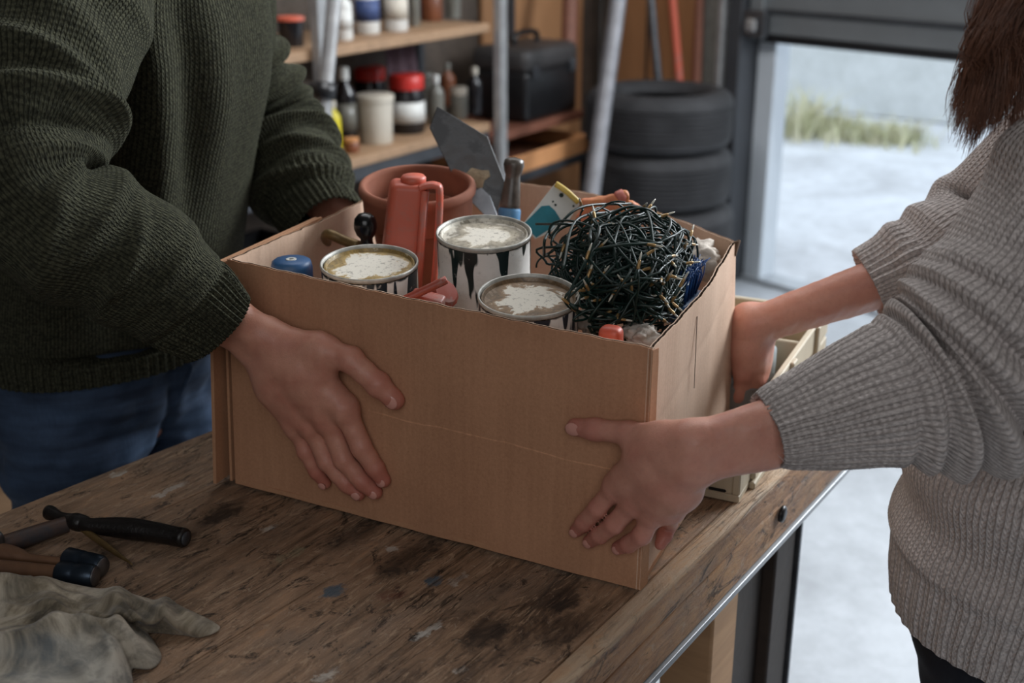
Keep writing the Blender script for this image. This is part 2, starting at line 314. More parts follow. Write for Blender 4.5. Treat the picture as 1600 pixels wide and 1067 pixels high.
# bench wood
ADIR = nrm((.557, .83, 0)); BROT = math.atan2(ADIR[1], ADIR[0])
def benchwood(name, spots=(), edge=False):
    m = NT(name); pos = m.n('ShaderNodeNewGeometry').outputs['Position']
    mp = m.n('ShaderNodeMapping', _vector_type='TEXTURE', Rotation=(0, 0, BROT)); m.L.new(pos, mp.inputs[0]); P = mp.outputs[0]
    def sc(a, b, c=10.0): q = m.n('ShaderNodeMapping', Scale=(a, b, c)); m.L.new(P, q.inputs[0]); return q.outputs[0]
    big = m.noise(sc(2.5, 7, 7), 1.0, 6, .62, .8); gr = m.noise(sc(9, 130, 130), 1.0, 6, .7, .4); mid = m.noise(sc(14, 34, 34), 1.0, 6, .7, 1.4); fine = m.noise(P, 260, 5, .75)
    f = m.math('ADD', m.math('MULTIPLY', big, .42), m.math('ADD', m.math('MULTIPLY', gr, .28), m.math('MULTIPLY', mid, .34)))
    col = m.ramp(f, [(.36, lin(42, 33, 27)), (.43, lin(92, 72, 56)), (.50, lin(142, 114, 90)), (.57, lin(166, 134, 107)), (.66, lin(196, 150, 110))])
    if edge: col = m.mix(.8, col, m.ramp(f, [(.40, lin(96, 66, 44)), (.5, lin(164, 120, 84)), (.6, lin(204, 160, 118))]))
    grey = m.ramp(m.noise(sc(4, 6, 6), 1.3, 5, .65, .6), [(.46, 0.0), (.66, 1.0)]); col = m.mix(m.math('MULTIPLY', grey, .42), col, lin(128, 117, 106))
    dk = m.ramp(m.noise(sc(12, 22, 22), 1.1, 7, .8, 2.5), [(.55, 0.0), (.62, 1.0)]); col = m.mix(m.math('MULTIPLY', dk, .8), col, lin(18, 15, 14))
    scr = m.ramp(m.noise(sc(16, 95, 60), 1.0, 5, .78, 2.2), [(.565, 0.0), (.605, 1.0)]); col = m.mix(m.math('MULTIPLY', scr, .75), col, lin(186, 158, 130))
    scr2 = m.ramp(m.noise(P, 62, 6, .8, 3.0), [(.60, 0.0), (.635, 1.0)]); col = m.mix(m.math('MULTIPLY', scr2, .6), col, lin(176, 160, 142))
    if edge:
        sz = m.n('ShaderNodeSeparateXYZ'); m.L.new(pos, sz.inputs[0]); e_ = m.math('ABSOLUTE', m.math('SUBTRACT', sz.outputs[2], .8995)); e_ = m.math('ADD', e_, m.math('MULTIPLY', m.math('SUBTRACT', mid, .5), .012)); wr_ = m.ramp(m.math('MULTIPLY', e_, 100.0), [(.10, 1.0), (.42, 0.0)]); col = m.mix(m.math('MULTIPLY', wr_, .6), col, lin(206, 184, 156))
    crk = m.ramp(m.noise(sc(3, 60, 60), 1.0, 4, .6, 1.5), [(.492, 0.0), (.5, 1.0), (.508, 0.0)]); msk = m.ramp(m.noise(sc(5, 9, 9), 1.0, 2), [(.5, 0.0), (.6, 1.0)])
    crk = m.math('MULTIPLY', crk, msk); col = m.mix(m.math('MULTIPLY', crk, .85), col, lin(14, 11, 9))
    wob = m.n('ShaderNodeTexNoise', Vector=P, Scale=70.0, Detail=6.0, Roughness=.75).outputs[1]
    wv = m.n('ShaderNodeVectorMath', _operation='MULTIPLY_ADD'); m.put(wv.inputs[0], wob); wv.inputs[1].default_value = (.035,) * 3; m.put(wv.inputs[2], pos)
    for (x, y, r, c, st) in spots:
        d = m.n('ShaderNodeMapping', _vector_type='TEXTURE', Location=(x + .0175, y + .0175, .9175), Rotation=(0, 0, BROT), Scale=(r * st, r, 1)); m.L.new(wv.outputs[0], d.inputs[0])
        ln = m.n('ShaderNodeVectorMath', _operation='LENGTH'); m.L.new(d.outputs[0], ln.inputs[0]); k = m.ramp(ln.outputs['Value'], [(.55, 1.0), (.9, 0.0)])
        k = m.math('MULTIPLY', k, m.ramp(mid, [(.40, .25), (.56, 1.0)])); col = m.mix(m.math('MULTIPLY', k, .85), col, c)
    hh = m.math('ADD', m.math('MULTIPLY', gr, 1.0), m.math('ADD', m.math('MULTIPLY', fine, .4), m.math('ADD', m.math('MULTIPLY', mid, 1.2), m.math('MULTIPLY', crk, -1.2))))
    return m.done(col, m.ramp(mid, [(.4, .50), (.7, .78)]), 0, m.bump(hh, .75, .003), Specular__IOR__Level=.4)
WH, BL, BK, RD = lin(206, 200, 190), lin(70, 96, 112), lin(20, 22, 26), lin(104, 60, 46)
SP = []
for (x, y, r, c, st) in [(265, 765, .007, WH, 4.5), (250, 790, .006, BK, 3), (185, 740, .007, WH, 2), (420, 825, .009, WH, 1.2), (452, 868, .011, lin(150, 140, 112), 2.2), (612, 857, .006, WH, 1.3),
        (678, 908, .010, BL, 1.4), (715, 905, .006, WH, 3.0), (522, 922, .012, BL, 1.6), (608, 928, .012, RD, 1.6), (652, 994, .008, BK, 1.4), (668, 985, .006, WH, 4), (790, 918, .008, BK, 1.6), (512, 1055, .008, WH, 2.0),
        (880, 938, .018, BK, 1.6), (880, 985, .022, lin(40, 30, 24), 2), (350, 800, .02, lin(36, 30, 27), 2.4), (560, 830, .02, lin(34, 30, 28), 3), (640, 870, .025, lin(30, 26, 24), 2.5), (760, 990, .02, lin(34, 27, 22), 2), (720, 1045, .006, WH, 1.5)]:
    p = Zp(x, y, .9); SP.append((p[0], p[1], r, c, st))
bench_m = benchwood('bench_wood', SP); apron_m = benchwood('apron_wood'); edge_m = benchwood('edge_wood', (), True)
def wood(name, a, b, ax=(3, 40, 40), rough=.6):
    m = NT(name); v = m.co('Object', ax); f = m.noise(v, 1.0, 5, .65, .8); g = m.noise(m.co(), 5, 3)
    return m.done(m.mix(m.math('ADD', m.math('MULTIPLY', f, .8), m.math('MULTIPLY', g, .25)), a, b), rough, 0, m.bump(f, .3, .002))
wood_pale = wood('pale_timber', lin(140, 104, 72), lin(206, 164, 122), (6, 6, 60)); wood_dark = wood('dark_timber', lin(30, 24, 20), lin(62, 50, 42)); wood_shelf = wood('shelf_board', lin(96, 74, 54), lin(176, 142, 110)); wood_tray = wood('orange_timber', lin(150, 98, 60), lin(220, 160, 108)); wood_red = wood('red_timber', lin(86, 52, 40), lin(134, 84, 64)); ply = wood('plywood', lin(134, 94, 62), lin(192, 144, 102), (8, 8, 1.5)); wood_crate = wood('crate_timber', lin(166, 152, 128), lin(208, 196, 172), (20, 20, 8)); wood_handle = wood('worn_handle', lin(70, 46, 32), lin(136, 98, 70), (40, 40, 40))
steel = simple('worn_steel', lin(120, 122, 126), .38, .85, .35, 40, .2); galv = simple('galvanised_steel', lin(168, 168, 168), .42, .55, .25, 20, .1); zinc_strip = simple('zinc_strip', lin(176, 180, 184), .45, .5, .2, 14, .15)
dark_metal = simple('dark_metal', lin(62, 64, 68), .5, .3, .3, 12, .1); frame_dark = simple('door_frame_dark', lin(58, 60, 64), .6, .1, .2, 6, .05); frame_white = simple('door_seal_white', lin(205, 212, 218), .6, 0, .1, 6, .05)
black_pl = simple('black_plastic', lin(26, 26, 28), .35, 0, .3, 40, .1); black_wood = simple('black_stained_wood', lin(26, 22, 21), .42, 0, .45, 60, .35, .002); black_gloss = simple('black_gloss', lin(20, 20, 22), .22, 0, .2, 40, .02)
rubber = simple('tyre_rubber', lin(50, 50, 52), .8, 0, .3, 10, .3, .004, c2=lin(34, 34, 36)); terra = simple('terracotta', lin(158, 98, 74), .85, 0, .25, 14, .3, .001, c2=lin(124, 74, 55)); orange_pl = None
def paintmetal(name, c, seed=0.0):    # worn orange plastic with grey scuffs
    m = NT(name); ob = m.co(); f = m.ramp(m.noise(ob, 30, 6, .75, 1.0), [(.47, 0.0), (.56, 1.0)]); g = m.noise(ob, 11, 3); mk = m.ramp(g, [(.46, 0.0), (.60, 1.0)])
    return m.done(m.mix(m.math('MULTIPLY', m.math('MULTIPLY', f, mk), .8), c, lin(150, 120, 112)), .45, 0, m.bump(m.noise(ob, 120, 4), .15, .001))
orange_m = paintmetal('worn_orange_plastic', lin(200, 98, 76)); red_m = paintmetal('worn_red_plastic', lin(156, 68, 50)); blue_m = paintmetal('worn_blue_plastic', lin(42, 84, 128)); blue_lt = simple('blue_collar', lin(86, 142, 186), .5)
def canside(name, drip, seed):
    m = NT(name); uv = m.n('ShaderNodeTexCoord').outputs['UV']; mp = m.n('ShaderNodeMapping', Location=(seed, 0, 0), Scale=(1.0, 1.0, 1.0)); m.L.new(uv, mp.inputs[0]); sx = m.n('ShaderNodeSeparateXYZ'); m.L.new(mp.outputs[0], sx.inputs[0])
    u, v = sx.outputs[0], sx.outputs[1]    # v: 1 at rim, 0 at base
    cx = m.n('ShaderNodeCombineXYZ'); m.put(cx.inputs[0], m.math('MULTIPLY', u, 13.0)); m.put(cx.inputs[1], m.math('MULTIPLY', v, .9)); a = m.noise(cx.outputs[0], 1.0, 2, .5, .2)
    cx2 = m.n('ShaderNodeCombineXYZ'); m.put(cx2.inputs[0], m.math('MULTIPLY', u, 9.0)); m.put(cx2.inputs[1], 3.0); ln_ = m.math('MULTIPLY_ADD', m.noise(cx2.outputs[0], 1.0, 2), 2.4, -.55)
    edge_ = m.math('ADD', m.math('SUBTRACT', v, 1.0), ln_); wd = m.math('ADD', m.math('SUBTRACT', a, .515), m.math('MULTIPLY', m.math('MINIMUM', edge_, .12), .25)); thr = m.math('MINIMUM', wd, edge_); thr = m.math('MAXIMUM', thr, m.math('SUBTRACT', v, m.math('MULTIPLY_ADD', a, .12, .88))); k = m.ramp(thr, [(.0, 0.0), (.015, 1.0)])
    ob = m.co(); chip = m.ramp(m.noise(ob, 110, 5, .8), [(.60, 0.0), (.64, 1.0)]); dirt = m.ramp(m.noise(ob, 30, 5, .7), [(.45, 0.0), (.75, 1.0)])
    base = m.mix(m.math('MULTIPLY', dirt, .45), lin(232, 228, 222), lin(176, 166, 150)); col = m.mix(k, base, drip)
    col = m.mix(m.math('MULTIPLY', chip, .6), col, lin(200, 196, 190)); return m.done(col, m.ramp(thr, [(.0, .5), (.03, .3)]), .0, m.bump(k, .4, .0012))
can_a = canside('can_side_navy', lin(18, 34, 44), 0.0); can_b = canside('can_side_green', lin(18, 36, 36), 3.3); can_c = canside('can_side_slate', lin(38, 44, 54), 7.1); can_d = canside('can_side_old', lin(40, 46, 46), 5.0)
def canlid(name, ochre, k0, ring):
    m = NT(name); ob = m.co('Object'); n = m.noise(ob, 26, 6, .7, .6); ln = m.n('ShaderNodeVectorMath', _operation='LENGTH'); m.L.new(ob, ln.inputs[0]); r = m.math('MULTIPLY', ln.outputs['Value'], 20.0)
    f = m.math('ADD', m.math('MULTIPLY', r, .55), m.math('SUBTRACT', n, .5)); col = m.ramp(f, [(k0, lin(228, 222, 208)), (k0 + .03, ochre), (k0 + .16, tuple(x * .45 for x in ochre)), (k0 + .22, ring)])
    sp_ = m.ramp(m.noise(ob, 160, 5, .8), [(.565, 0.0), (.605, 1.0)]); col = m.mix(m.math('MULTIPLY', sp_, .6), col, lin(84, 74, 62)); return m.done(col, .42, .1, m.bump(n, .25, .002))
lid_a = canlid('lid_ochre', lin(178, 150, 92), .37, lin(196, 182, 150)); lid_b = canlid('lid_dirty', lin(188, 178, 158), .26, lin(206, 200, 186)); lid_c = canlid('lid_brown', lin(150, 122, 90), .31, lin(140, 120, 98))
rim_m = simple('can_rim_metal', lin(196, 194, 186), .45, .3, .4, 70, .3); yellow_lb = simple('yellow_label', lin(222, 188, 30), .5, 0, .1); trowel_m = None
def trowelmat():
    m = NT('trowel_steel'); ob = m.co(); n = m.noise(ob, 22, 6, .7, .5); col = m.ramp(n, [(.40, lin(34, 34, 35)), (.47, lin(66, 67, 68)), (.7, lin(98, 98, 97))]); return m.done(col, m.ramp(n, [(.4, .3), (.6, .55)]), .55, m.bump(n, .2, .001))
trowel_m = trowelmat(); mortar = simple('dried_mortar', lin(196, 176, 146), .9, 0, .4, 90, .8, .002)
cable_m = simple('green_cable', lin(12, 44, 38), .45, 0, .4, 30, .05); gold_m = simple('gold_socket', lin(176, 144, 96), .35, .5, .2, 60, .05); clear_m = simple('frosted_bulb', lin(206, 204, 190), .25, 0, .1)
teal_m = simple('teal_paint', lin(30, 112, 126), .5, 0, .2, 50); white_card = simple('white_plastic_card', lin(206, 206, 200), .5, 0, .12, 40); yellow_pl = simple('yellow_plastic', lin(214, 184, 84), .4, 0, .2, 30); leather = simple('tan_leather', lin(224, 150, 96), .6, 0, .3, 25, .5, .003, c2=lin(190, 104, 74)); pinkred = simple('pink_leather', lin(196, 112, 98), .55); paper_m = simple('crumpled_paper', lin(206, 196, 184), .85, 0, .2, 30, .5, .004); blue_br = simple('blue_bristle', lin(18, 68, 124), .5)
def ragmat():
    m = NT('rag_cloth'); ob = m.co(); f = m.noise(ob, 11, 6, .7, .8); g = m.ramp(m.noise(ob, 6, 4), [(.45, 0.0), (.6, 1.0)]); col = m.ramp(f, [(.38, lin(72, 65, 53)), (.47, lin(130, 119, 100)), (.58, lin(192, 180, 160))]); col = m.mix(m.math('MULTIPLY', g, .4), col, lin(132, 142, 148)); return m.done(col, .92, 0, m.bump(m.noise(ob, 500, 3), .4, .001), Sheen__Weight=.2)
rag_m = ragmat()
def floormat(name, a, b, s=1.5, rough=.7):
    m = NT(name); ob = m.co(); f = m.noise(ob, s, 8, .68, .6); g = m.noise(ob, s * 14, 5, .7); col = m.mix(m.ramp(m.math('ADD', m.math('MULTIPLY', f, .7), m.math('MULTIPLY', g, .3)), [(.38, 0.0), (.62, 1.0)]), a, b); return m.done(col, rough, 0, m.bump(g, .3, .006))
floor_in = floormat('concrete_floor', lin(150, 154, 158), lin(182, 187, 192)); ground_out = floormat('snowy_yard', lin(176, 178, 180), lin(222, 226, 230), .9); wall_m = floormat('dark_wall', lin(60, 52, 46), lin(92, 80, 70), 3); ceil_m = floormat('ceiling_board', lin(120, 116, 110), lin(150, 146, 140), 2); doorpanel = simple('door_panel_paint', lin(112, 116, 118), .55, .1, .12, 5, .05); outwall = floormat('yard_wall', lin(176, 180, 178), lin(206, 210, 210), 1.2); grass_m = simple('grass_blades', lin(186, 188, 146), .8, 0, .5, 8, 0, c2=lin(206, 200, 172)); grey_post = simple('grey_post', lin(112, 112, 106), .6)  # grass tones paled to put outdoor haze into the colour

# ------------------------------------------------------------------ setting
A3 = nrm((.545, .839, 0)); N3 = np.array([-.839, .545, 0]); UP = np.array([0, 0, 1.0])
CORN = np.array([.389, 5.486, 0.0]); DJ = np.array([.965, 4.869, 0.0]); DR = nrm((.682, -.731, 0)); DO = np.array([.731, .682, 0])   # door wall runs along DR; DO points outdoors
def slab(name, P, n, L, H, thick, mat, kind='structure', z0=0.0, parent=None):   # wall from P along n length L, height H
    n = nrm(n); o = np.cross(UP, n) * thick
    b = [P, P + n * L, P + n * L + o, P + o]; b = [V3(q) + [0, 0, z0] for q in b]; t = [q + [0, 0, H] for q in b]
    vf = hexa(b, t); ob_ = obj(name, vf, mat, parent, smooth=False, loc=None if parent else P)
    if kind and parent is None: ob_['kind'] = kind
    return ob_
def plane(name, pts, mat, n=1): o = obj(name, (np.array(pts), [[0, 1, 2, 3]]), mat, smooth=False); o['kind'] = 'structure'; return o
RW = CORN - A3 * 7.5; RD_ = CORN + DR * 5.4; RE = RW - N3 * 5.2
def thickfloor(name, pts, z0, z1, mat):
    b = [V3((p[0], p[1], z0)) for p in pts]; t = [V3((p[0], p[1], z1)) for p in pts]; o = obj(name, hexa(b, t), mat, smooth=False); o['kind'] = 'structure'; return o
thickfloor('floor', [RW, RE, RD_, CORN], -.1, 0, floor_in)
thickfloor('ceiling', [RW, RE, RD_, CORN], 2.75, 2.85, ceil_m)
slab('wall_left', RW, A3, 7.5, 2.75, .12, wall_m); slab('wall_right', RD_, RE - RD_, float(np.linalg.norm(RE - RD_)), 2.75, .12, wall_m); slab('wall_front', RE, N3, 5.2, 2.75, .12, wall_m)
tw = float((DJ - CORN) @ DR)
slab('wall_back', DJ - DR * .02, -DR, tw - .02, 2.75, -.12, wall_m)
DW = 3.2
slab('wall_back_side', RD_, -DR, 5.4 - tw - DW, 2.75, -.12, wall_m)
slab('wall_back_top', DJ + DR * DW, -DR, DW, .35, -.12, wall_m, z0=2.4)
g0 = DJ + DO * .13
gp = [g0 - DR * 6 , g0 + DR * 14, g0 + DR * 14 + DO * 16, g0 - DR * 6 + DO * 16]
thickfloor('ground_outside', gp, -.12, -.01, ground_out)
# yard wall and plants beyond
yw = slab('wall_yard', Zp(1180, 196, 0) - nrm((.8,-.6,0)) * 4.5 + DO * .9, nrm((.8,-.6,0)), 16, 2.3, .2, outwall)
def grass(name, label, P, n, h, spread, c=grass_m, group=None):
    r = np.random.RandomState(int(abs(P[0]) * 1000) % 9999); parts = []
    for _ in range(n):
        b = P + np.r_[r.normal(0, spread, 2), 0]; b[2] = -.01; d = np.r_[r.normal(0, .25, 2), 1.0]; L = h * r.uniform(.5, 1.1)
        p = np.array([b, b + d * L * .5, b + d * L + np.r_[r.normal(0, .08, 2), -.03]]); s = np.r_[r.normal(size=2), 0]; s = nrm(s) * .012
        parts.append((np.array([p[0] - s, p[0] + s, p[1] + s * .7, p[1] - s * .7, p[2]]), [[0, 1, 2, 3], [3, 2, 4]]))
    o = obj(name, join(*parts), c, loc=(P[0], P[1], -.01)); o['kind'] = 'stuff'; o['label'] = label; o['category'] = 'grass'
for i, (x, y, h) in enumerate([(1215, 192, .42), (1262, 193, .34), (1305, 196, .55), (1350, 198, .35), (1400, 204, .28), (1455, 208, .30)]):
    grass('grass_tuft', ['yellow-green grass tuft by the yard wall nearest the door jamb', 'pale grass tuft second from the door jamb', 'tall green grass clump by the middle of the yard wall', 'green grass clump right of the tall one', 'low grass patch right of centre by the yard wall', 'low grass patch by the yard wall beside the woman'][i], Zp(x, y, 0) - DO * .45, 95, h * .66, .12)

# partly raised garage door
zb = Yp(1183, 67, 4.75)[2]
door = bpy.data.objects.new('door_1', None); COL.objects.link(door); door.location = tuple(DJ); door['kind'] = 'structure'
def dbox(name, a, b, y0, y1, z0, z1, mat, bev=.004):
    P = DJ - DO * 0; q = [P + DR * a - DO * y0, P + DR * b - DO * y0, P + DR * b - DO * y1, P + DR * a - DO * y1]
    q = [V3(p) for p in q]; return obj(name, bevelled(hexa([p + [0, 0, z0] for p in q], [p + [0, 0, z1] for p in q]), bev, 1), mat, door, smooth=False)
dbox('door_panel', .02, DW, .02, .06, zb + .03, zb + .30, doorpanel); dbox('bottom_seal', .02, DW, .015, .065, zb, zb + .03, black_pl, .006)
dbox('door_rail', .02, DW, .06, .075, zb + .11, zb + .125, dark_metal, .002); dbox('door_rail', .02, DW, .06, .075, zb + .24, zb + .30, doorpanel, .002)
for s_ in (.04, 1.17, 2.3): dbox('door_stile', s_ - .03, s_ + .03, .06, .085, zb + .01, zb + .30, doorpanel, .003)
dbox('door_rail', .02, DW, .02, .06, zb + .46, zb + .56, doorpanel, .003)
for s_ in (.02, 1.1, 2.2, 3.14): dbox('door_stile', s_, s_ + .06, .02, .06, zb + .30, zb + .46, doorpanel, .003)
for r_ in (.72 + zb, 1.03 + zb, 1.34 + zb): dbox('door_rail', .02, DW, .02, .06, r_, r_ + .05, doorpanel, .003)
dbox('door_bracket', .0, .10, .085, .11, zb + .02, zb + .12, steel, .004); dbox('door_roller', .02, .07, .11, .13, zb + .04, zb + .09, galv, .01)
dbox('jamb_track', -.06, .0, -.02, .12, 0, 2.4, frame_dark); dbox('jamb_track', -.10, -.075, .02, .14, 0, 2.4, galv); dbox('jamb_post', .0, .085, -.10, .0, 0, 2.4, frame_white)
dbox('threshold', .0, DW, -.1, .02, 0, .02, zinc_strip, .004)
# column beside the door and plywood boards on the back wall
def dthing(name, label, cat, a, b, y0, y1, z0, z1, mat, group=None, bev=.004):
    q = [DJ + DR * a - DO * y0, DJ + DR * b - DO * y0, DJ + DR * b - DO * y1, DJ + DR * a - DO * y1]
    loc = sum(q) / 4 + [0, 0, z0]; return tag(obj(name, bevelled(hexa([p + [0, 0, z0] for p in q], [p + [0, 0, z1] for p in q]), bev, 1), mat, None, smooth=False, loc=loc), label, cat, group)
dthing('wall_column', 'grey square post on the back wall between plywood and door track', 'post', -.22, -.11, .004, .12, 0, 2.7, grey_post)
dthing('plywood_sheet', 'orange-brown plywood sheet on the back wall behind the tyres', 'board', -.55, -.24, .004, .02, 0, 2.6, ply)
dthing('plywood_sheet', 'brown plywood sheet in the dark corner behind the leaning pipe', 'board', -.78, -.57, .004, .02, 0, 2.6, ply)
pb = CORN - A3 * .95 - N3 * .004; q_ = [pb, pb + A3 * .75, pb + A3 * .75 - N3 * .02, pb - N3 * .02]; tag(obj('plywood_sheet', bevelled(hexa([p for p in q_], [p + [0, 0, 2.5] for p in q_]), .003, 1), ply, None, smooth=False, loc=pb), 'tan plywood sheet on the left wall behind the black case', 'board')
def stick(name, label, cat, p0, p1, r, mat, grp=None, n=10):
    b = V3(p0); return tag(obj(name, tube(catmull([p0, (V3(p0) + p1) / 2, p1], 8), r, n), mat, None, loc=b), label, cat, grp)
def leanto(x0, y0, x1, y1, Ya, Yb): return Yp(x0, y0, Ya), Yp(x1, y1, Yb)
a, b = leanto(1062, 130, 1046, -60, 4.90, 4.94); stick('long_pole', 'orange-red long tool handle leaning on the plywood behind the tyres', 'pole', a - (b - a) * 1.2, b, .016, orange_m)
a, b = leanto(1027, 115, 1012, -60, 4.90, 4.94); stick('long_pole', 'grey long tool pole leaning left of the orange handle', 'pole', a - (b - a) * 1.2, b, .018, steel)
a, b = leanto(1088, 130, 1096, -60, 4.90, 4.94); stick('wood_lath', 'brown wooden lath leaning right of the orange handle', 'lath', a - (b - a) * 1.2, b, .02, wood_red)
a, b = leanto(890, 40, 893, -60, 4.75, 4.85); stick('long_pole', 'dark reddish tool handle hanging in the corner above the black case', 'pole', a - (b - a) * .5, b, .03, wood_red)

# tyres
def tyre_mesh(R=.272, h=.195):
    prof = [(R * .62, -h * .30), (R * .64, -h * .40), (R * .78, -h * .5), (R * .90, -h * .47), (R * .965, -h * .40), (R * .99, -h * .33), (R * 1.0, -h * .27)]
    for k in range(-3, 4):
        z = k * h * .082; prof += [(R * 1.0, z - h * .028), (R * .975, z - h * .018), (R * .975, z + h * .012), (R * 1.0, z + h * .022)]
    prof = sorted(set(prof[:7]), key=lambda p: p[1])[:0] + prof[:7] + sorted(prof[7:], key=lambda p: p[1]) + [(R * 1.0, h * .27), (R * .99, h * .33), (R * .965, h * .40), (R * .90, h * .47), (R * .78, h * .5), (R * .64, h * .40), (R * .62, h * .30), (R * .66, h * .26), (R * .90, h * .2), (R * .93, 0), (R * .90, -h * .2), (R * .66, -h * .26)]
    n = 72; a = np.arange(n) * 2 * math.pi / n; V = []; F = []; m = len(prof)
    for r, z in prof: V += [[r * math.cos(t), r * math.sin(t), z] for t in a]
    for i in range(m):
        for j in range(n): k = (j + 1) % n; i2 = (i + 1) % m; F.append([i * n + j, i * n + k, i2 * n + k, i2 * n + j])
    return np.array(V), F
tp = Yp(1036, 137, 4.50); th = tp[2] / 4
tv = tyre_mesh(h=th * .995); tlab = ['bottom tyre of the stack by the garage door', 'second tyre up in the stack by the garage door', 'third tyre up, just under the topmost tyre', 'topmost black tyre, its open centre facing up']
t0_ = obj('tyre', tv, rubber, None, loc=(0, 0, 0), auto=1.0)
for k, (dx, dy) in enumerate([(.025, 0), (.012, 0), (-.005, .005), (-.012, 0)]):
    t_ = t0_ if k == 0 else t0_.copy()
    if k: COL.objects.link(t_)
    t_.location = (tp[0] + dx, tp[1] + dy, th * (k + .5)); tag(t_, tlab[k], 'tyre', 'stacked tyres'); t_.rotation_euler = (0, 0, k * .7)

# ------------------------------------------------------------------ shelving
S0 = np.array([-.104, 3.996, 0.0])
def onshelf(x, y): return Pl(x, y, S0, N3)
zU = 1.12; zM = onshelf(675, 216)[2]
sh = thing('shelving_unit', 'galvanised steel shelving with wooden boards behind the man', 'shelf', S0)
def sbox(name, a, b, d0, d1, z0, z1, mat, parent=None, bev=.003, **kw):
    q = [S0 + A3 * a + N3 * d0, S0 + A3 * b + N3 * d0, S0 + A3 * b + N3 * d1, S0 + A3 * a + N3 * d1]
    vf = bevelled(hexa([p + [0, 0, z0] for p in q], [p + [0, 0, z1] for p in q]), bev, 1)
    return obj(name, vf, mat, parent, smooth=False, loc=None if parent else (sum(q) / 4 + [0, 0, z0]), **kw)
sbox('shelf_board', -2.4, .06, 0, .36, zU - .028, zU, wood_shelf, sh); sbox('shelf_board', -2.4, .06, 0, .36, zM - .028, zM, wood_shelf, sh); sbox('shelf_beam', -2.4, .06, .005, .03, zM - .07, zM - .028, dark_metal, sh)
sbox('shelf_board', -2.4, .06, 0, .36, .38, .41, wood_shelf, sh); sbox('shelf_board', -2.4, .06, 0, .36, .10, .13, wood_shelf, sh); sbox('shelf_board', -2.4, .06, 0, .36, 1.55, 1.58, wood_shelf, sh)
for a_ in (.07, float((onshelf(483, 60) - S0) @ A3), -2.4):
    for d_ in (-.035, .365): sbox('post', a_, a_ + .04, d_, d_ + .03, 0, 2.0, galv, sh)
# second bay: tray shelf with case
bay = thing('shelving_bay', 'low shelving bay carrying the black case and the wooden tray', 'shelf', S0 + A3 * .7)
pt = Pl(815, 262, S0, N3); 
zT = Pl(860, 245, S0, N3)[2] - .02
sbox('shelf_board', .13, .74, -.02, .34, zT - .03, zT, dark_metal, bay); sbox('shelf_board', .13, .74, .03, .34, zT + .115, zT + .145, wood_red, bay)
for a_ in (.13, .71):
    for d_ in (.34,): sbox('post', a_, a_ + .03, d_, d_ + .03, 0, 1.6, dark_metal, bay)
sbox('shelf_board', .13, .74, .0, .34, .2, .23, wood_dark, bay)
for a_ in (.13, .71): sbox('post', a_, a_ + .03, .0, .03, 0, zT - .03, dark_metal, bay)
tr = thing('wooden_tray', 'open orange-brown wooden tray under the black case', 'tray', S0 + A3 * .45 + [0, 0, zT])
sbox('front_board', .16, .72, -.015, .0, zT, zT + .062, wood_tray, tr); sbox('back_board', .16, .72, .31, .325, zT, zT + .062, wood_tray, tr); sbox('side_board', .16, .175, .0, .31, zT, zT + .062, wood_tray, tr); sbox('side_board', .705, .72, .0, .31, zT, zT + .062, wood_tray, tr); sbox('tray_bottom', .175, .705, 0, .31, zT + .001, zT + .01, wood_red, tr)
c0 = S0 + A3 * .545 + N3 * .17 + [0, 0, zT + .145]
cs = thing('tool_case', 'black hard tool case with rounded lid standing left of the tyres', 'case', c0)
Mc = frame(c0 + [0, 0, .09], UP, A3)
obj('case_body', xf(cbox(.36, .24, .18, .02, 3), Mc), black_pl, cs); Mc2 = frame(c0 + [0, 0, .215], UP, A3); lidc = cbox(.37, .25, .09, .035, 4)
obj('case_lid', xf(lidc, Mc2), simple('dark_grey_plastic', lin(58, 56, 56), .5), cs)
hv = [c0 + A3 * t - N3 * .0 + [0, 0, z] for t, z in ((-.08, .25), (-.07, .29), (0, .30), (.07, .29), (.08, .25))]; obj('handle', tube(catmull(hv, 14), .011, 8), black_pl, cs)
for t in (-.13, .13): obj('latch', xf(cbox(.04, .014, .05, .004), frame(c0 + A3 * t - N3 * .125 + [0, 0, .175], UP, A3)), dark_metal, cs)
# leaning poles
def pole(name, label, x0, y0, Ya, x1, y1, Yb, r, mat, clamp=None):
    a, b = Yp(x0, y0, Ya), Yp(x1, y1, Yb); d = b - a; a = a - d * ((a[2] - r) / d[2]); b = b + d * ((1.95 - b[2]) / d[2])
    t = thing(name, label, 'pole', a); obj('tube', tube(catmull([a, (a + b) / 2, b], 10), r, 16), mat, t)
    obj('end_cap', tube(np.array([b - nrm(d) * .01, b + nrm(d) * .01]), r * 1.12, 16), black_pl, t)
    if clamp:
        c = Yp(clamp[0], clamp[1], (Ya + Yb) / 2); c = a + nrm(d) * ((c - a) @ nrm(d)); obj('clamp', tube(np.array([c - nrm(d) * .02, c + nrm(d) * .02]), r * 1.5, 16), black_pl, t); obj('clamp_knob', tube(np.array([c + DR * 0, c - DR * .09]), .016, 10), black_pl, t)
pole('leaning_pole', 'grey steel pole leaning between the black case and the tyres', 925, 300, 3.95, 966, 0, 4.22, .028, simple('dull_steel', lin(120, 120, 124), .5, .3, .3, 20))
pole('leaning_pole', 'bluish galvanised pole leaning on the shelves beside the man', 498, 250, 3.0, 522, 0, 3.1, .0185, galv, (505, 142))
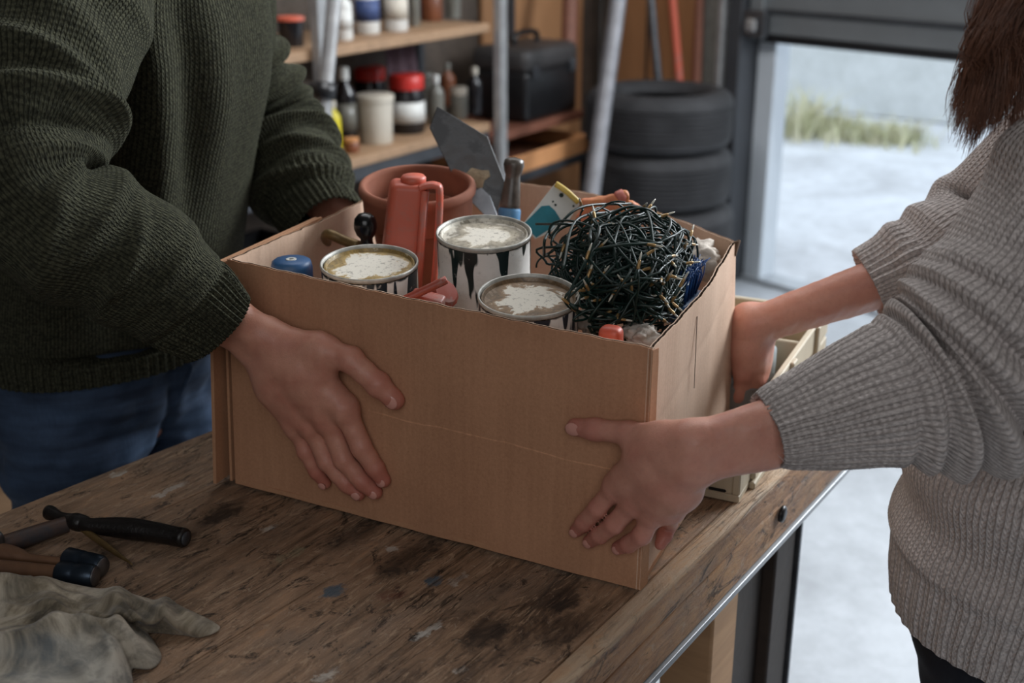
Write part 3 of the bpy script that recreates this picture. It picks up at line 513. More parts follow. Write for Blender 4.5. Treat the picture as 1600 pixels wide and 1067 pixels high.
# ---- bottles and jars
def bottle(label, cat, x, yb, z, wpx, hpx, kind, mats, group, nm, lbl=None):
    P = Zp(x, yb, z); dep = P[1] * cp + (CZ - P[2]) * sp; r = wpx / 2 / FPX * dep; H = hpx / FPX * dep / .97
    t = thing(nm, label, cat, P, group); M = frame(P, UP)
    if kind == 'tub': pr = [(r * .86, .0), (r * .9, .004), (r * .98, H * .86), (r * .98, H * .88)]; cpz = [(r * 1.04, H * .86), (r * 1.06, H * .88), (r * 1.04, H * .99), (r * .98, H), (.001, H)]; cr = 0
    elif kind == 'jar': pr = [(r * .9, 0), (r, .008), (r, H * .70), (r * .9, H * .76), (r * .9, H * .78)]; cpz = [(r * .95, H * .76), (r * .97, H * .78), (r * .97, H * .98), (r * .9, H), (.001, H)]
    else: pr = [(r * .9, 0), (r, .006), (r, H * .62), (r * .9, H * .70), (r * .42, H * .79), (r * .36, H * .86)]; cpz = [(r * .45, H * .84), (r * .45, H * .98), (r * .38, H), (.001, H)]
    obj('bottle_body' if kind == 'bottle' else 'container_body', xf(lathe(pr, 24), M), mats[0], t, auto=.9); obj('lid', xf(lathe(cpz, 24), M), mats[1], t, auto=.9)
    if lbl: obj('paper_label', xf(lathe([(r * 1.0, H * .2), (r * 1.012, H * .2), (r * 1.012, H * .55), (r * 1.0, H * .55)], 24), M), lbl, t)
    return t
wpl = simple('white_plastic', lin(206, 206, 202), .45, 0, .08); bpl = simple('blue_label', lin(54, 72, 116), .6); rpl = simple('red_lid', lin(196, 44, 36), .4); dgl = simple('dark_glass', lin(26, 24, 26), .2); ypl = simple('yellow_bottle', lin(206, 190, 30), .45); crm = simple('cream_plastic', lin(190, 182, 168), .55, 0, .12, 14); brn = simple('brown_bottle', lin(120, 70, 44), .4); pnk = simple('pink_label', lin(186, 84, 84), .6); gml = simple('grey_glass', lin(110, 108, 100), .3); plm = simple('plum_cloth', lin(80, 62, 70), .9, 0, .3, 20, .6, .01)
GU, GM = 'bottles and jars on the upper shelf', 'jars and bottles on the middle shelf'
bottle('black cup with orange rim at the left end of the upper shelf', 'cup', 456, 72, zU, 42, 44, 'tub', [dgl, orange_m], GU, 'cup')
bottle('red bottle behind the black cup, beside the man', 'bottle', 441, 42, zU, 26, 90, 'bottle', [rpl, rpl], GU, 'bottle')
bottle('white square-shouldered bottle, leftmost white one on the upper shelf', 'bottle', 538, 62, zU, 28, 78, 'bottle', [wpl, crm], GU, 'bottle', wpl)
bottle('white bottle with a blue label on the upper shelf', 'bottle', 575, 52, zU, 38, 92, 'bottle', [wpl, wpl], GU, 'bottle', bpl)
bottle('white bottle with a printed white label right of the blue-labelled one', 'bottle', 620, 48, zU, 36, 86, 'bottle', [wpl, wpl], GU, 'bottle', crm)
bottle('slim grey bottle right of the white bottles', 'bottle', 648, 40, zU, 17, 80, 'bottle', [gml, wpl], GU, 'bottle')
bottle('brown jar on the upper shelf right of the grey bottle', 'jar', 675, 32, zU, 34, 50, 'jar', [brn, brn], GU, 'jar')
bottle('small rusty tin at the right end of the upper shelf', 'tin', 708, 28, zU, 26, 46, 'tub', [gml, brn], GU, 'tin')
bottle('dark grey bottle behind the brown jar on the upper shelf', 'bottle', 690, 14, zU, 20, 70, 'bottle', [dgl, dgl], GU, 'bottle')
bottle('yellow bottle with pale cap beside the leaning bluish pole', 'bottle', 523, 240, zM, 24, 82, 'bottle', [ypl, crm], GM, 'bottle')
bottle('black trigger bottle with white cap on the middle shelf', 'bottle', 542, 226, zM, 36, 116, 'bottle', [dgl, wpl], GM, 'bottle', gml)
bottle('white plastic tub with small dark mark on the middle shelf', 'tub', 588, 222, zM, 57, 72, 'tub', [crm, crm], GM, 'tub')
bottle('dark jar with dull red lid behind the white tub', 'jar', 580, 186, zM, 50, 78, 'jar', [dgl, rpl], GM, 'jar')
bottle('black jar with bright red lid and red-and-white label', 'jar', 637, 206, zM, 56, 86, 'jar', [dgl, rpl], GM, 'jar', wpl)
bottle('clear bottle with pale cap right of the red-lidded jar', 'bottle', 682, 194, zM, 26, 74, 'bottle', [gml, wpl], GM, 'bottle')
bottle('small white-capped jar on the middle shelf near the steel post', 'jar', 717, 184, zM, 28, 46, 'jar', [gml, crm], GM, 'jar')
bottle('dark bottle at the right end of the middle shelf', 'bottle', 742, 178, zM, 24, 70, 'bottle', [dgl, crm], GM, 'bottle')
bottle('grey tin behind the clear bottle on the middle shelf', 'tin', 664, 176, zM, 28, 60, 'tub', [gml, gml], GM, 'tin')
bottle('dark brown bottle at the back of the middle shelf', 'bottle', 700, 164, zM, 24, 62, 'bottle', [brn, gml], GM, 'bottle')
bottle('small amber jar at the front of the middle shelf', 'jar', 550, 238, zM, 24, 22, 'jar', [brn, wood_tray], GM, 'jar')
# plum cloth hanging
pv = Yp(625, 62, 3.95); px_, pz_ = np.meshgrid(np.linspace(-.09, .09, 20), np.linspace(0, -.14, 20)); gy = .012 * np.sin(px_ * 90) + pz_ * .1
gv = pv + (px_[..., None] * A3 + np.stack([gy * N3[0], gy * N3[1], pz_], -1)); gv = np.concatenate([gv.reshape(-1, 3), gv.reshape(-1, 3) + N3 * .006])
gf = [[i * 20 + j, i * 20 + j + 1, (i + 1) * 20 + j + 1, (i + 1) * 20 + j] for i in range(19) for j in range(19)]; gf += [[q + 400 for q in f[::-1]] for f in gf]
tag(obj('hanging_cloth', (gv, gf), plm, loc=pv), 'dark plum cloth hanging from the upper shelf board', 'cloth')
# lower shelves seen between torso and arm, floor boxes
def crate(name, label, cat, P, d, w, dd, h, mat, open_=True, t=.012, grp=None):
    d = nrm(d); n = np.cross(UP, d); o = thing(name, label, cat, P, grp)
    def bx(nm, cx, cy, sx, sy, sz, z): obj(nm, xf(cbox(sx, sy, sz, .002, 1), frame(P + d * cx + n * cy + [0, 0, z], UP, d)), mat, o, smooth=False)
    bx('bottom_panel', 0, 0, w, dd, t, t / 2); bx('side_panel', 0, -dd / 2 + t / 2, w, t, h - t, t + (h - t) / 2); bx('side_panel', 0, dd / 2 - t / 2, w, t, h - t, t + (h - t) / 2); bx('end_panel', -w / 2 + t / 2, 0, t, dd - 2 * t, h - t, t + (h - t) / 2); bx('end_panel', w / 2 - t / 2, 0, t, dd - 2 * t, h - t, t + (h - t) / 2)
    if not open_: bx('top_panel', 0, 0, w, dd, t, h + t / 2)
    return o
def at_shelf(a, d, z): return S0 + A3 * a + N3 * d + [0, 0, z]
crate('storage_box', 'pale brown box on the lower shelf seen behind the man', 'box', at_shelf(-1.55, .18, .41), A3, .36, .26, .12, wood_shelf); crate('storage_box', 'dark box on the low shelf under the bottles', 'box', at_shelf(-.9, .18, .41), A3, .34, .26, .16, black_pl)
crate('storage_box', 'reddish wooden box on the low shelf near the steel post', 'box', at_shelf(-.35, .18, .41), A3, .4, .26, .11, wood_red)
P_ = Zp(322, 640, .02); 
crate('floor_crate', 'blue plastic crate on the floor between man and bench', 'crate', np.array([-.62, 2.45, 0.0]), A3, .5, .36, .34, simple('pale_blue_plastic', lin(96, 132, 170), .5)); crate('floor_crate', 'beige box on the floor in front of the blue crate', 'crate', np.array([-.50, 2.02, 0.0]), A3, .42, .3, .2, card_in_lit, False)
# ------------------------------------------------------------------ workbench
BZ = .90; F0 = np.array([.298, 1.224, 0]); B0 = Zp(336, 670, BZ) * [1, 1, 0]; B1 = Zp(0, 802, BZ) * [1, 1, 0]; BD = nrm(B0 - B1)
S_A, S_B = -.95, .42
def fpt(s): return F0 + ADIR * s
def bpt(s): d = F0 + ADIR * s; t = (d - B0) @ ADIR / (BD @ ADIR); return B0 + BD * t
ND = np.cross(UP, ADIR)
wb = thing('workbench', 'old scarred wooden workbench under the cardboard box', 'workbench', fpt(-.2))
ws = [0, .22, .41, .60, .80, 1.0]
for k in range(5):
    g = .0004; q = []
    for s, f_ in ((S_A, ws[k]), (S_B, ws[k]), (S_B, ws[k + 1]), (S_A, ws[k + 1])): q.append((fpt(s) + ND * .0225) * (1 - f_) + bpt(s) * f_)
    c = sum(q) / 4; q = [p + nrm(c - p) * 0 + (nrm((q[3] - q[0])) * (g if i < 2 else -g)) for i, p in enumerate(q)]
    dz = [0, -.0006, -.0002, -.0009, -.0003][k]
    obj('plank', bevelled(hexa([p + [0, 0, BZ - .032] for p in q], [p + [0, 0, BZ + dz] for p in q]), .0012, 2), bench_m, wb, smooth=True, auto=.6)
ND = np.cross(UP, ADIR)   # points to the back-left
def bb(name, s0, s1, d0, d1, z0, z1, mat, bev=.002):
    q = [fpt(s0) + ND * d0, fpt(s1) + ND * d0, fpt(s1) + ND * d1, fpt(s0) + ND * d1]; obj(name, bevelled(hexa([p + [0, 0, z0] for p in q], [p + [0, 0, z1] for p in q]), bev, 2), mat, wb, smooth=False)
bb('edge_board', S_A, S_B, .0, .022, BZ - .036, BZ + .0010, edge_m, .0042); bb('apron', S_A, S_B, .0020, .03, BZ - .086, BZ - .0385, edge_m, .003); bb('metal_strip', S_A, S_B, -.002, .028, BZ - .094, BZ - .0865, zinc_strip, .001)
bb('apron', S_A, S_B, .60, .62, BZ - .066, BZ - .033, apron_m, .003)
bb('leg', -.072, -.002, .035, .10, 0, BZ - .095, wood_pale, .003); bb('leg', -.072, -.002, .52, .59, 0, BZ - .095, wood_pale, .003)
bb('leg', .10, .165, .03, .09, 0, BZ - .095, wood_dark, .003); bb('leg', .33, .40, .52, .59, 0, BZ - .095, wood_dark, .003); bb('leg', -.93, -.86, .035, .10, 0, BZ - .095, wood_pale, .003); bb('leg', -.93, -.86, .52, .59, 0, BZ - .095, wood_pale, .003)
bb('corner_iron', .168, .174, .025, .09, 0, BZ - .095, steel, .001)
bb('lower_shelf', -.86, .33, .1, .55, .25, .275, wood_dark, .003); bb('back_panel', -.86, .33, .595, .61, .1, BZ - .095, wood_dark, .002)
bb('rail', .0, .10, .045, .06, .0 + .3, BZ - .095, wood_dark, .002)
for k in range(2):
    p = [fpt(-.035), fpt(.02)][k] + [0, 0, BZ - (.105 if k == 0 else .05)]; obj('bolt', xf(lathe([(.010, 0), (.010, .003), (.006, .005), (.001, .005)], 14), frame(p + ND * (.034 if k == 0 else -.0), -ND)), black_pl, wb)
# chain of pale plastic lugs hanging beside the dark leg
ch = thing('perforated_strip', 'perforated steel strip standing between the bench legs', 'strip', fpt(.062) + ND * .07 + [0, 0, .276])
for k in range(12):
    obj('strip_segment', xf(cbox(.014, .004, .03, .002, 1), frame(fpt(.062) + ND * .05 + [0, 0, .295 + k * .045], UP, ADIR)), zinc_strip, ch, smooth=False)
obj('strip_rail', xf(cbox(.022, .004, .56, .001, 1), frame(fpt(.062) + ND * .056 + [0, 0, .556], UP, ADIR)), black_pl, ch, smooth=False)

# ------------------------------------------------------------------ cardboard box
BB_ = BZ + .003; H = .25; TZ = BZ + H
FL, FR = Zp(368, 755, BB_), Zp(1000, 922, BB_); FLt, FRt = Zp(355, 405, BZ + .260), Zp(1020, 545, BZ + .2465); BRt = Zp(1150, 378, TZ); BRb = np.r_[BRt[:2], BB_] * [1, 1, 1] + [.012, .004, 0]
BLt = np.array([-.135, 1.64, TZ + .004]); BLb = np.array([-.140, 1.625, BB_])
NF = nrm(np.cross(FR - FL, (FLt + FRt) / 2 - (FL + FR) / 2)); NF = NF if NF[1] < 0 else -NF
NR = nrm(np.cross(BRb - FR, BRt - FR)); NR = NR if NR[0] > 0 else -NR
NL = nrm(np.cross(BLb - FL, BLt - FL)); NL = NL if NL[0] < 0 else -NL
NB = nrm(np.cross(BLb - BRb, BLt - BRb)); NB = NB if NB[1] > 0 else -NB
cbx = thing('cardboard_box', 'open brown cardboard box full of paint cans held by two people', 'box', (FL + FR + BRb + BLb) / 4)
def panel(name, a, b, at, bt, n, bow, seed, T=.0042, mat_out=None, mat_in=None, nu=90, nv=34, zbow=0.0, creases=()):
    a, b, at, bt = map(V3, (a, b, at, bt)); L = np.linalg.norm(b - a); u = np.linspace(0, 1, nu); v = np.linspace(0, 1, nv); U_, V_ = np.meshgrid(u, v, indexing='ij')
    P = (a * (1 - U_[..., None]) + b * U_[..., None]) * (1 - V_[..., None]) + (at * (1 - U_[..., None]) + bt * U_[..., None]) * V_[..., None]
    r = np.random.RandomState(seed); d = bow * np.sin(math.pi * U_) * (V_ ** .8) + .0011 * sines(np.stack([U_ * L * 1.0, V_ * .25, U_ * 0], -1).reshape(-1, 3), 9, 8, seed).reshape(U_.shape) * np.sin(math.pi * U_) ** .5
    for (u0, v0, u1, v1, w_, amp) in creases:
        dx, dy = (u1 - u0) * L, (v1 - v0) * .25; q = ((U_ - u0) * L * dx + (V_ - v0) * .25 * dy) / (dx * dx + dy * dy); qq = np.clip(q, 0, 1); dist = np.sqrt(((U_ - u0) * L - qq * dx) ** 2 + ((V_ - v0) * .25 - qq * dy) ** 2); d = d - amp * np.exp(-(dist / w_) ** 2)
    P = P + n * d[..., None] + UP * (zbow * np.sin(math.pi * U_) * V_)[..., None]
    edge = V_ == 1; P[..., 2] += np.where(edge, .0004 * np.sin(U_ * 57 + seed) + .0003 * np.sin(U_ * 131 + seed * 2), 0)
    def sheet(off0, off1):
        A, B = P + n * off0, P + n * off1; V = np.concatenate([A.reshape(-1, 3), B.reshape(-1, 3)]); N = nu * nv; F = []; i, j = np.meshgrid(np.arange(nu - 1), np.arange(nv - 1), indexing='ij'); i, j = i.ravel(), j.ravel()
        q = np.stack([i * nv + j, (i + 1) * nv + j, (i + 1) * nv + j + 1, i * nv + j + 1], 1); F += q.tolist(); F += (q[:, ::-1] + N).tolist()
        for k in range(nu - 1): F.append([k * nv, k * nv + N, (k + 1) * nv + N, (k + 1) * nv]); F.append([k * nv + nv - 1, (k + 1) * nv + nv - 1, (k + 1) * nv + nv - 1 + N, k * nv + nv - 1 + N])
        for k in range(nv - 1): F.append([k, k + 1, k + 1 + N, k + N]); F.append([(nu - 1) * nv + k, (nu - 1) * nv + k + N, (nu - 1) * nv + k + 1 + N, (nu - 1) * nv + k + 1])
        F = [f[::-1] for f in F]; Uc = np.concatenate([np.stack([U_ * L, V_ * .25], -1).reshape(-1, 2)] * 2); uv = np.array([Uc[x] for f in F for x in f]); return V, F, uv
    o = sheet(0, -.0008); s_in = sheet(-T + .0008, -T)
    nq = (nu - 1) * (nv - 1); nf_ = len(o[1]); mo = np.zeros(nf_, int); mo[nq:2 * nq] = 1; mi2 = np.zeros(nf_, int); mi2[:nq] = 1  # cavity-side liner faces carry the darkened brown as painted shade
    p1 = obj(name, (o[0], o[1]), [mat_out or card_m, flute_m], cbx, uv=o[2], auto=.8, mi=mo); p2 = obj('inner_liner', (s_in[0], s_in[1]), [mat_in or card_in_lit, flute_m], cbx, uv=s_in[2], auto=.8, mi=mi2)
    # fluting
    m = int(L / .0072) * 8; uu = np.linspace(0, 1, m); ph = uu * L / .0072 * 2 * math.pi; off = -(T / 2) + (T / 2 - .0007) * np.sin(ph)
    rows = []
    VR = np.r_[np.linspace(0, .97, 26), .9975]
    for vv in VR:
        x = np.interp(uu, u, np.arange(nu)); i0 = np.clip(x.astype(int), 0, nu - 2); fr = (x - i0)[:, None]; y = vv * (nv - 1); j0 = min(int(y), nv - 2); fy = y - j0
        g = lambda i, j: P[i, j]
        q = (g(i0, j0) * (1 - fr) + g(i0 + 1, j0) * fr) * (1 - fy) + (g(i0, j0 + 1) * (1 - fr) + g(i0 + 1, j0 + 1) * fr) * fy; rows.append(q + n * off[:, None])
    V = np.concatenate(rows); F = [[r_ * m + k, r_ * m + k + 1, (r_ + 1) * m + k + 1, (r_ + 1) * m + k] for r_ in range(len(VR) - 1) for k in range(m - 1)]
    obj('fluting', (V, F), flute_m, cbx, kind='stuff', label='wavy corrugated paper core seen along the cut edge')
    return p1
def lerp(a, b, t): return V3(a) * (1 - t) + V3(b) * t
panel('front_panel', FL, FR, FLt, FRt, NF, .004, 3, mat_out=card_f, creases=((.97, 0, .975, 1, .002, .0007), (.0, .93, .99, .95, .004, .0006), (.62, 0, .66, .3, .004, .0008)))
tb = .022 / np.linalg.norm(BRb - FR)
panel('right_panel', FR, BRb, FRt, BRt, NR, .006, 5, mat_out=card_in_lit, nu=120, nv=60, creases=((.10, .66, .95, .84, .006, .0010),))  # outer face uses the paler board to paint in the side light
panel('left_panel', FL, BLb, FLt, BLt, NL, -.004, 8, creases=((.3, 1, .33, .3, .003, .002), (.5, .9, .8, .5, .004, .002), (.12, 1, .15, .2, .003, .001), (.62, 1, .6, .2, .003, .0015)))
panel('back_panel', BLb, BRb, BLt, BRt, NB, .05, 9, zbow=.012)
obj('bottom_panel', hexa([FL + [0, 0, .001], FR + [0, 0, .001], BRb + [0, 0, .001], BLb + [0, 0, .001]], [FL + [0, 0, .006], FR + [0, 0, .006], BRb + [0, 0, .006], BLb + [0, 0, .006]]), card_m, cbx, smooth=False)
# corner tab at the front right, slit, bent flap at the left, crumpled corner
def strip(name, pts, n, thick, mat, label=None):
    vf = prism(pts, thick, n); uv = None; o = obj(name, vf, mat, cbx, smooth=False, label=label)
    l = o.data.uv_layers.new(name='UVMap'); vs = o.data.vertices
    for lp in o.data.loops: c = vs[lp.vertex_index].co; l.data[lp.index].uv = (c.x, c.z)
    return o
rd = nrm(BRb - FR)
tabn = nrm(NR * .75 + NF * .66); 
tl = [FR + rd * .0005 + NF * .001, FR + rd * .012 + NR * .004]
pts = [FR + NF * .0008, FR + rd * .014 + NR * .0022] ; n_ = 9; rr = np.random.RandomState(4)
for k in range(n_): t = (k + .5) / n_; pts.append(lerp(FR, FRt, t * .98) + rd * (.014 - .003 * t + rr.uniform(-.0009, .0009)) + NR * .0022)
pts += [FRt + rd * .0095 + NR * .002 - UP * .002, FRt + NF * .0008 - UP * .001]
strip('corner_tab', pts, nrm(np.cross(pts[1] - pts[0], pts[-1] - pts[0])) * 1, .0008, card_m)
sl0, sl1 = lerp(lerp(FR, BRb, .40), lerp(FRt, BRt, .40), .62), lerp(lerp(FR, BRb, .40), lerp(FRt, BRt, .40), .93)
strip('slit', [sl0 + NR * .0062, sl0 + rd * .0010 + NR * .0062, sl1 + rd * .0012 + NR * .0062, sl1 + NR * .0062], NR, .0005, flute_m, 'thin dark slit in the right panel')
fo = -nrm(FR - FL)
e0, e1 = FL + NL * .010 + fo * .004 + [0, 0, .004], FLt + NL * .010 + fo * .0 - [0, 0, .004]; ld = nrm(BLb - FL)
strip('folded_flap', [e0 - ld * .016, e0 + ld * .20, e1 + ld * .20, e1 - ld * .014], NL, .004, card_m); 
strip('folded_flap', [FL + NL * .004 + [0, 0, .002], FL + NL * .004 + ld * .2, FLt + NL * .004 + ld * .2 - UP * .003, FLt + NL * .003 - UP * .003], NL, .003, card_m)
cc = BRt + [-.001, -.002, -.005]; cr_v = cbox(.008, .008, .014, .002, 2); cv = cr_v[0] + .0022 * np.stack([sines(cr_v[0], 60, 5, k) for k in range(3)], -1)
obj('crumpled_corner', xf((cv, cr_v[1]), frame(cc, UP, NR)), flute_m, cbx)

# ------------------------------------------------------------------ things in the box
TOC = nrm(CAM - np.array([0, 1.3, 1.15]))
def tiltup(deg, toward=(0, -1, 0)): a = math.radians(deg); return nrm(UP * math.cos(a) + V3(toward) * math.sin(a))
INZ = BZ + .0105
def can(label, c, up, r, h, side, lid, lug=False, name='paint_can'):
    base = V3(c) - up * h; t = thing(name, label, 'can', base, 'paint cans in the cardboard box'); M = frame(base, up); n = 56
    prof = [(r * .985, .0), (r * 1.01, .001), (r * 1.012, .003), (r * .99, .0045)] + [(r * .99, h * q) for q in (.25, .48)] + [(r * 1.002, h * .50), (r * .99, h * .52), (r * .99, h * .8), (r * .99, h - .006)]
    V, F = lathe(prof, n); F = F[:-2]; uv = []
    for fi, f in enumerate(F):
        i, j = divmod(fi, n)
        for (a, b) in ((i, j), (i, j + 1), (i + 1, j + 1), (i + 1, j)): uv.append((b / n, prof[a][1] / h))
    obj('can_body', xf((V, F), M), side, t, uv=uv, auto=1.0)
    V, F = lathe([(r * .988, h - .0050), (r * 1.004, h - .0042), (r * 1.012, h - .0022), (r * 1.006, h - .0004), (r * .988, h), (r * .966, h - .0008), (r * .955, h - .005)], n); obj('can_rim', xf((V, F[:-2]), M), rim_m, t)
    g = h - .0052; lo = obj('can_lid', xf(lathe([(r * .950, g - .001), (r * .93, g + .002), (r * .90, g + .0025), (r * .87, g - .001), (r * .80, g - .0015), (.001, g - .001)], n), frame((0, 0, 0), (0, 0, 1))), lid, None, auto=.9)
    lo.parent = t; lo.matrix_local = Matrix([list(x) for x in frame((0, 0, 0), up)]) @ Matrix.Translation((0, 0, 0))
    for vv in lo.data.vertices: vv.co.z -= g
    lo.location = Vector(tuple(up * g))
    b_ = M[:3, 0]
    return t, M
u5 = tiltup(3)
can('paint can with ochre-stained white lid, leftmost of the cans', Zp(577, 408, TZ + .010), tiltup(5), .0505, .118, can_a, lid_a)
mc = Zp(756, 361, TZ + .032); mt, mM = can('taller-standing paint can with dark green drips, the middle can', mc, tiltup(6), .0505, .105, can_b, lid_b)
low = mc - tiltup(6) * .108; can('grimy white paint can under the middle can', low, tiltup(6), .0505, min(.11, low[2] - INZ - .004), can_d, lid_c)
fc = Zp(826, 459, TZ + .003); ft, fM = can('paint can with white splash on brown lid and yellow label, nearest the front', fc, tiltup(7), .0495, .115, can_c, lid_c)
# yellow label on the front can
th0 = math.atan2(-1, .12); rr_ = .0495 * 1.0; hh_ = .115; L = []
for z in (hh_ * .60, hh_ * .85):
    for k in range(9): a = th0 - .5 + k * .12; L.append([rr_ * math.cos(a), rr_ * math.sin(a), z])
for z in (hh_ * .60, hh_ * .85):
    for k in range(9): a = th0 - .5 + k * .12; L.append([(rr_ + .0006) * math.cos(a), (rr_ + .0006) * math.sin(a), z])
Fq = [[18 + k, 19 + k, 28 + k, 27 + k] for k in range(8)] + [[9 + k, 27 + k, 28 + k, 10 + k] for k in range(8)] + [[k + 1, 19 + k, 18 + k, k] for k in range(8)] + [[0, 18, 27, 9], [8, 17, 35, 26]]
obj('yellow_label', xf((np.array(L), Fq), fM), yellow_lb, ft)
for k, (a, w_) in enumerate(((.12, .05), (.28, .03), (.02, .025))):
    A_ = th0 - .12 + a; P4 = [[(rr_ + .0009) * math.cos(A_ + da), (rr_ + .0009) * math.sin(A_ + da), hh_ * z_] for da, z_ in ((0, .73), (w_, .73), (w_, .78), (0, .78))]
    obj('label_print', xf((np.array(P4), [[0, 1, 2, 3]]), fM), black_pl, ft, smooth=False)
# blue cap
p = Zp(455, 405, TZ + .006); t = thing('blue_canister', 'blue round-topped canister with a small pale hole in its cap', 'canister', p - UP * .12); M = frame(p - UP * .12, UP)
obj('canister_body', xf(lathe([(.020, 0), (.021, .002), (.021, .075), (.0205, .08)], 32), M), blue_m, t, auto=.8)
obj('cap', xf(lathe([(.0205, .082), (.0222, .084), (.0222, .112), (.0205, .118), (.018, .1198), (.006, .120), (.0055, .1185), (.001, .1185)], 14), M), blue_m, t, auto=.7)
obj('cap_hole_ring', xf(lathe([(.0028, .1192), (.0028, .1206), (.0055, .1206), (.0058, .1192)], 20), M), white_card, t, auto=.7); obj('cap_hole', xf(lathe([(.0026, .1188), (.0026, .1196), (.001, .1196)], 14), M), black_pl, t)
# black knobbed handle tool
p = Zp(571, 352, TZ + .018); ax = tiltup(8, (-.2, -.6, 0)); t = thing('black_handled_tool', 'black ball-ended tool handle standing behind the ochre-lidded can', 'tool', p - ax * .15); M = frame(p - ax * .15, ax)
obj('handle', xf(lathe([(.004, .06), (.012, .062), (.0125, .09), (.0120, .108), (.0098, .120), (.0068, .130), (.0070, .1345), (.0108, .1395), (.0130, .1465), (.0132, .151), (.0118, .158), (.0078, .1626), (.001, .1642)], 24), M), black_gloss, t); obj('shank', xf(lathe([(.001, 0), (.004, .004), (.004, .06)], 12), M), steel, t)
# brass rod elbow
a, b, c = Zp(512, 366, TZ - .004), Zp(560, 384, TZ - .012), Zp(516, 400, TZ - .06)
brass = simple('aged_brass', lin(128, 104, 66), .45, .5, .4, 60, .2); tag(obj('brass_bracket', tube(catmull([c, (a + c) / 2 + [-.003, 0, 0], a, (a + b) / 2, b], 26), .0062, 12), brass, loc=c), 'bent brass-brown rod leaning behind the ochre-lidded can', 'rod')
# terracotta pot with an inner saucer
p = Zp(652, 287, TZ + .042); ax = tiltup(7, (.05, -1, 0)); R = .066; t = thing('terracotta_pot', 'round terracotta flowerpot at the back of the box', 'flowerpot', p - ax * .125); M = frame(p - ax * .125, ax)
obj('pot_body', xf(lathe([(.001, .0), (.042, 0), (.0445, .003), (R * .85, .074), (R * .87, .077), (R * .985, .080), (R * 1.0, .112), (R * 1.055, .115), (R * 1.07, .119), (R * 1.05, .1245), (R * 1.0, .1265), (R * .95, .125), (R * .93, .120), (R * .92, .09), (R * .86, .085), (.038, .008), (.001, .008)], 56), M), terra, t, auto=1.0)
s = thing('terracotta_saucer', 'terracotta saucer lying inside the flowerpot', 'saucer', p - ax * .05); obj('saucer_body', xf(lathe([(.001, 0), (.042, 0), (.050, .016), (.054, .018), (.054, .023), (.049, .0235), (.041, .006), (.001, .006)], 44), frame(p - ax * .054, ax)), terra, s, auto=1.0)
# orange plastic jug / handle piece
bl = Pl(628, 360, Zp(600, 385, TZ), (0, -1, 0)); Yj = Zp(590, 410, TZ)[1] + .075
def jp(x, y, dy=0): return Yp(x, y, Yj + dy)
t = thing('orange_jug', 'orange plastic jug with long loop handle and grey scuffs', 'jug', jp(635, 460))
fr_ = [jp(612, 288), jp(664, 291), jp(648, 470), jp(590, 470)]; bk = [q + [-.006, .040, 0] for q in fr_]
obj('jug_body', bevelled(hexa(fr_, bk), .0075, 4), orange_m, t, auto=1.2)
kn = (fr_[0] + fr_[1]) / 2 + [.004, .020, .001]; obj('stopper', xf(lathe([(.014, -.004), (.0145, .003), (.012, .006), (.001, .0065)], 24), frame(kn, UP)), orange_m, t)
hp = [jp(656, 294, .006), jp(668, 290, .006), jp(681, 290, .006), jp(687, 300, .006), jp(685, 360, .006), jp(680, 430, .006), jp(676, 470, .006)]
hv = tube(catmull(hp, 50), .0052, 10); hv = (hv[0], hv[1]); cen = catmull(hp, 50); hvv = hv[0].copy().reshape(50, 10, 3); hvv = cen[:, None] + (hvv - cen[:, None]) * np.array([.8, 1.6, .8]); obj('loop_handle', (hvv.reshape(-1, 3), hv[1]), orange_m, t)
obj('front_rib', tube(np.array([jp(664, 298, .001), jp(652, 465, .001)]), .0046, 8), orange_m, t)
# trowel
Yt = 1.475
P6 = [Yp(x, y, Yt + dy) for x, y, dy in ((683, 165, .02), (762, 214, .02), (789, 284, .0), (774, 346, -.02), (722, 304, 0), (671, 200, .02))]
P6 = [V3(q) for q in P6]; cc = sum(P6) / 6; u_, s_, vt = np.linalg.svd(np.array(P6) - cc); pn = vt[2]; pn = pn if pn[1] < 0 else -pn; P6 = [q - pn * ((q - cc) @ pn) for q in P6]
t = thing('trowel', 'worn steel trowel with pointed blade up and dried mortar on it', 'trowel', P6[3] - UP * .08)
obj('blade', bevelled(prism(P6, -.0022, pn), .0006, 1), trowel_m, t, smooth=False)
mp_ = [Pl(x, y, cc, pn, .0006) for x, y in ((727, 272), (737, 262), (752, 266), (764, 266), (766, 276), (757, 282), (754, 294), (744, 294), (734, 288), (726, 282))]; obj('dried_mortar', bevelled(prism(mp_, .0012, pn), .0005, 1), mortar, t)
hl = Pl(745, 292, cc, pn, .0005); tng = [Pl(x, y, cc, pn, .0008) for x, y in ((730, 306), (752, 295), (778, 335), (786, 362))]; obj('tang', bevelled(prism([Pl(x, y, cc, pn, .0004) for x, y in ((727, 306), (752, 293), (766, 306), (782, 350), (770, 350))], .0024, pn), .0006, 1), steel, t, smooth=False)
obj('shank', tube(catmull([Pl(774, 340, cc, pn, -.001), Pl(782, 372, cc, pn, -.002), Pl(786, 400, cc, pn, -.004)], 8), .004, 10), steel, t)
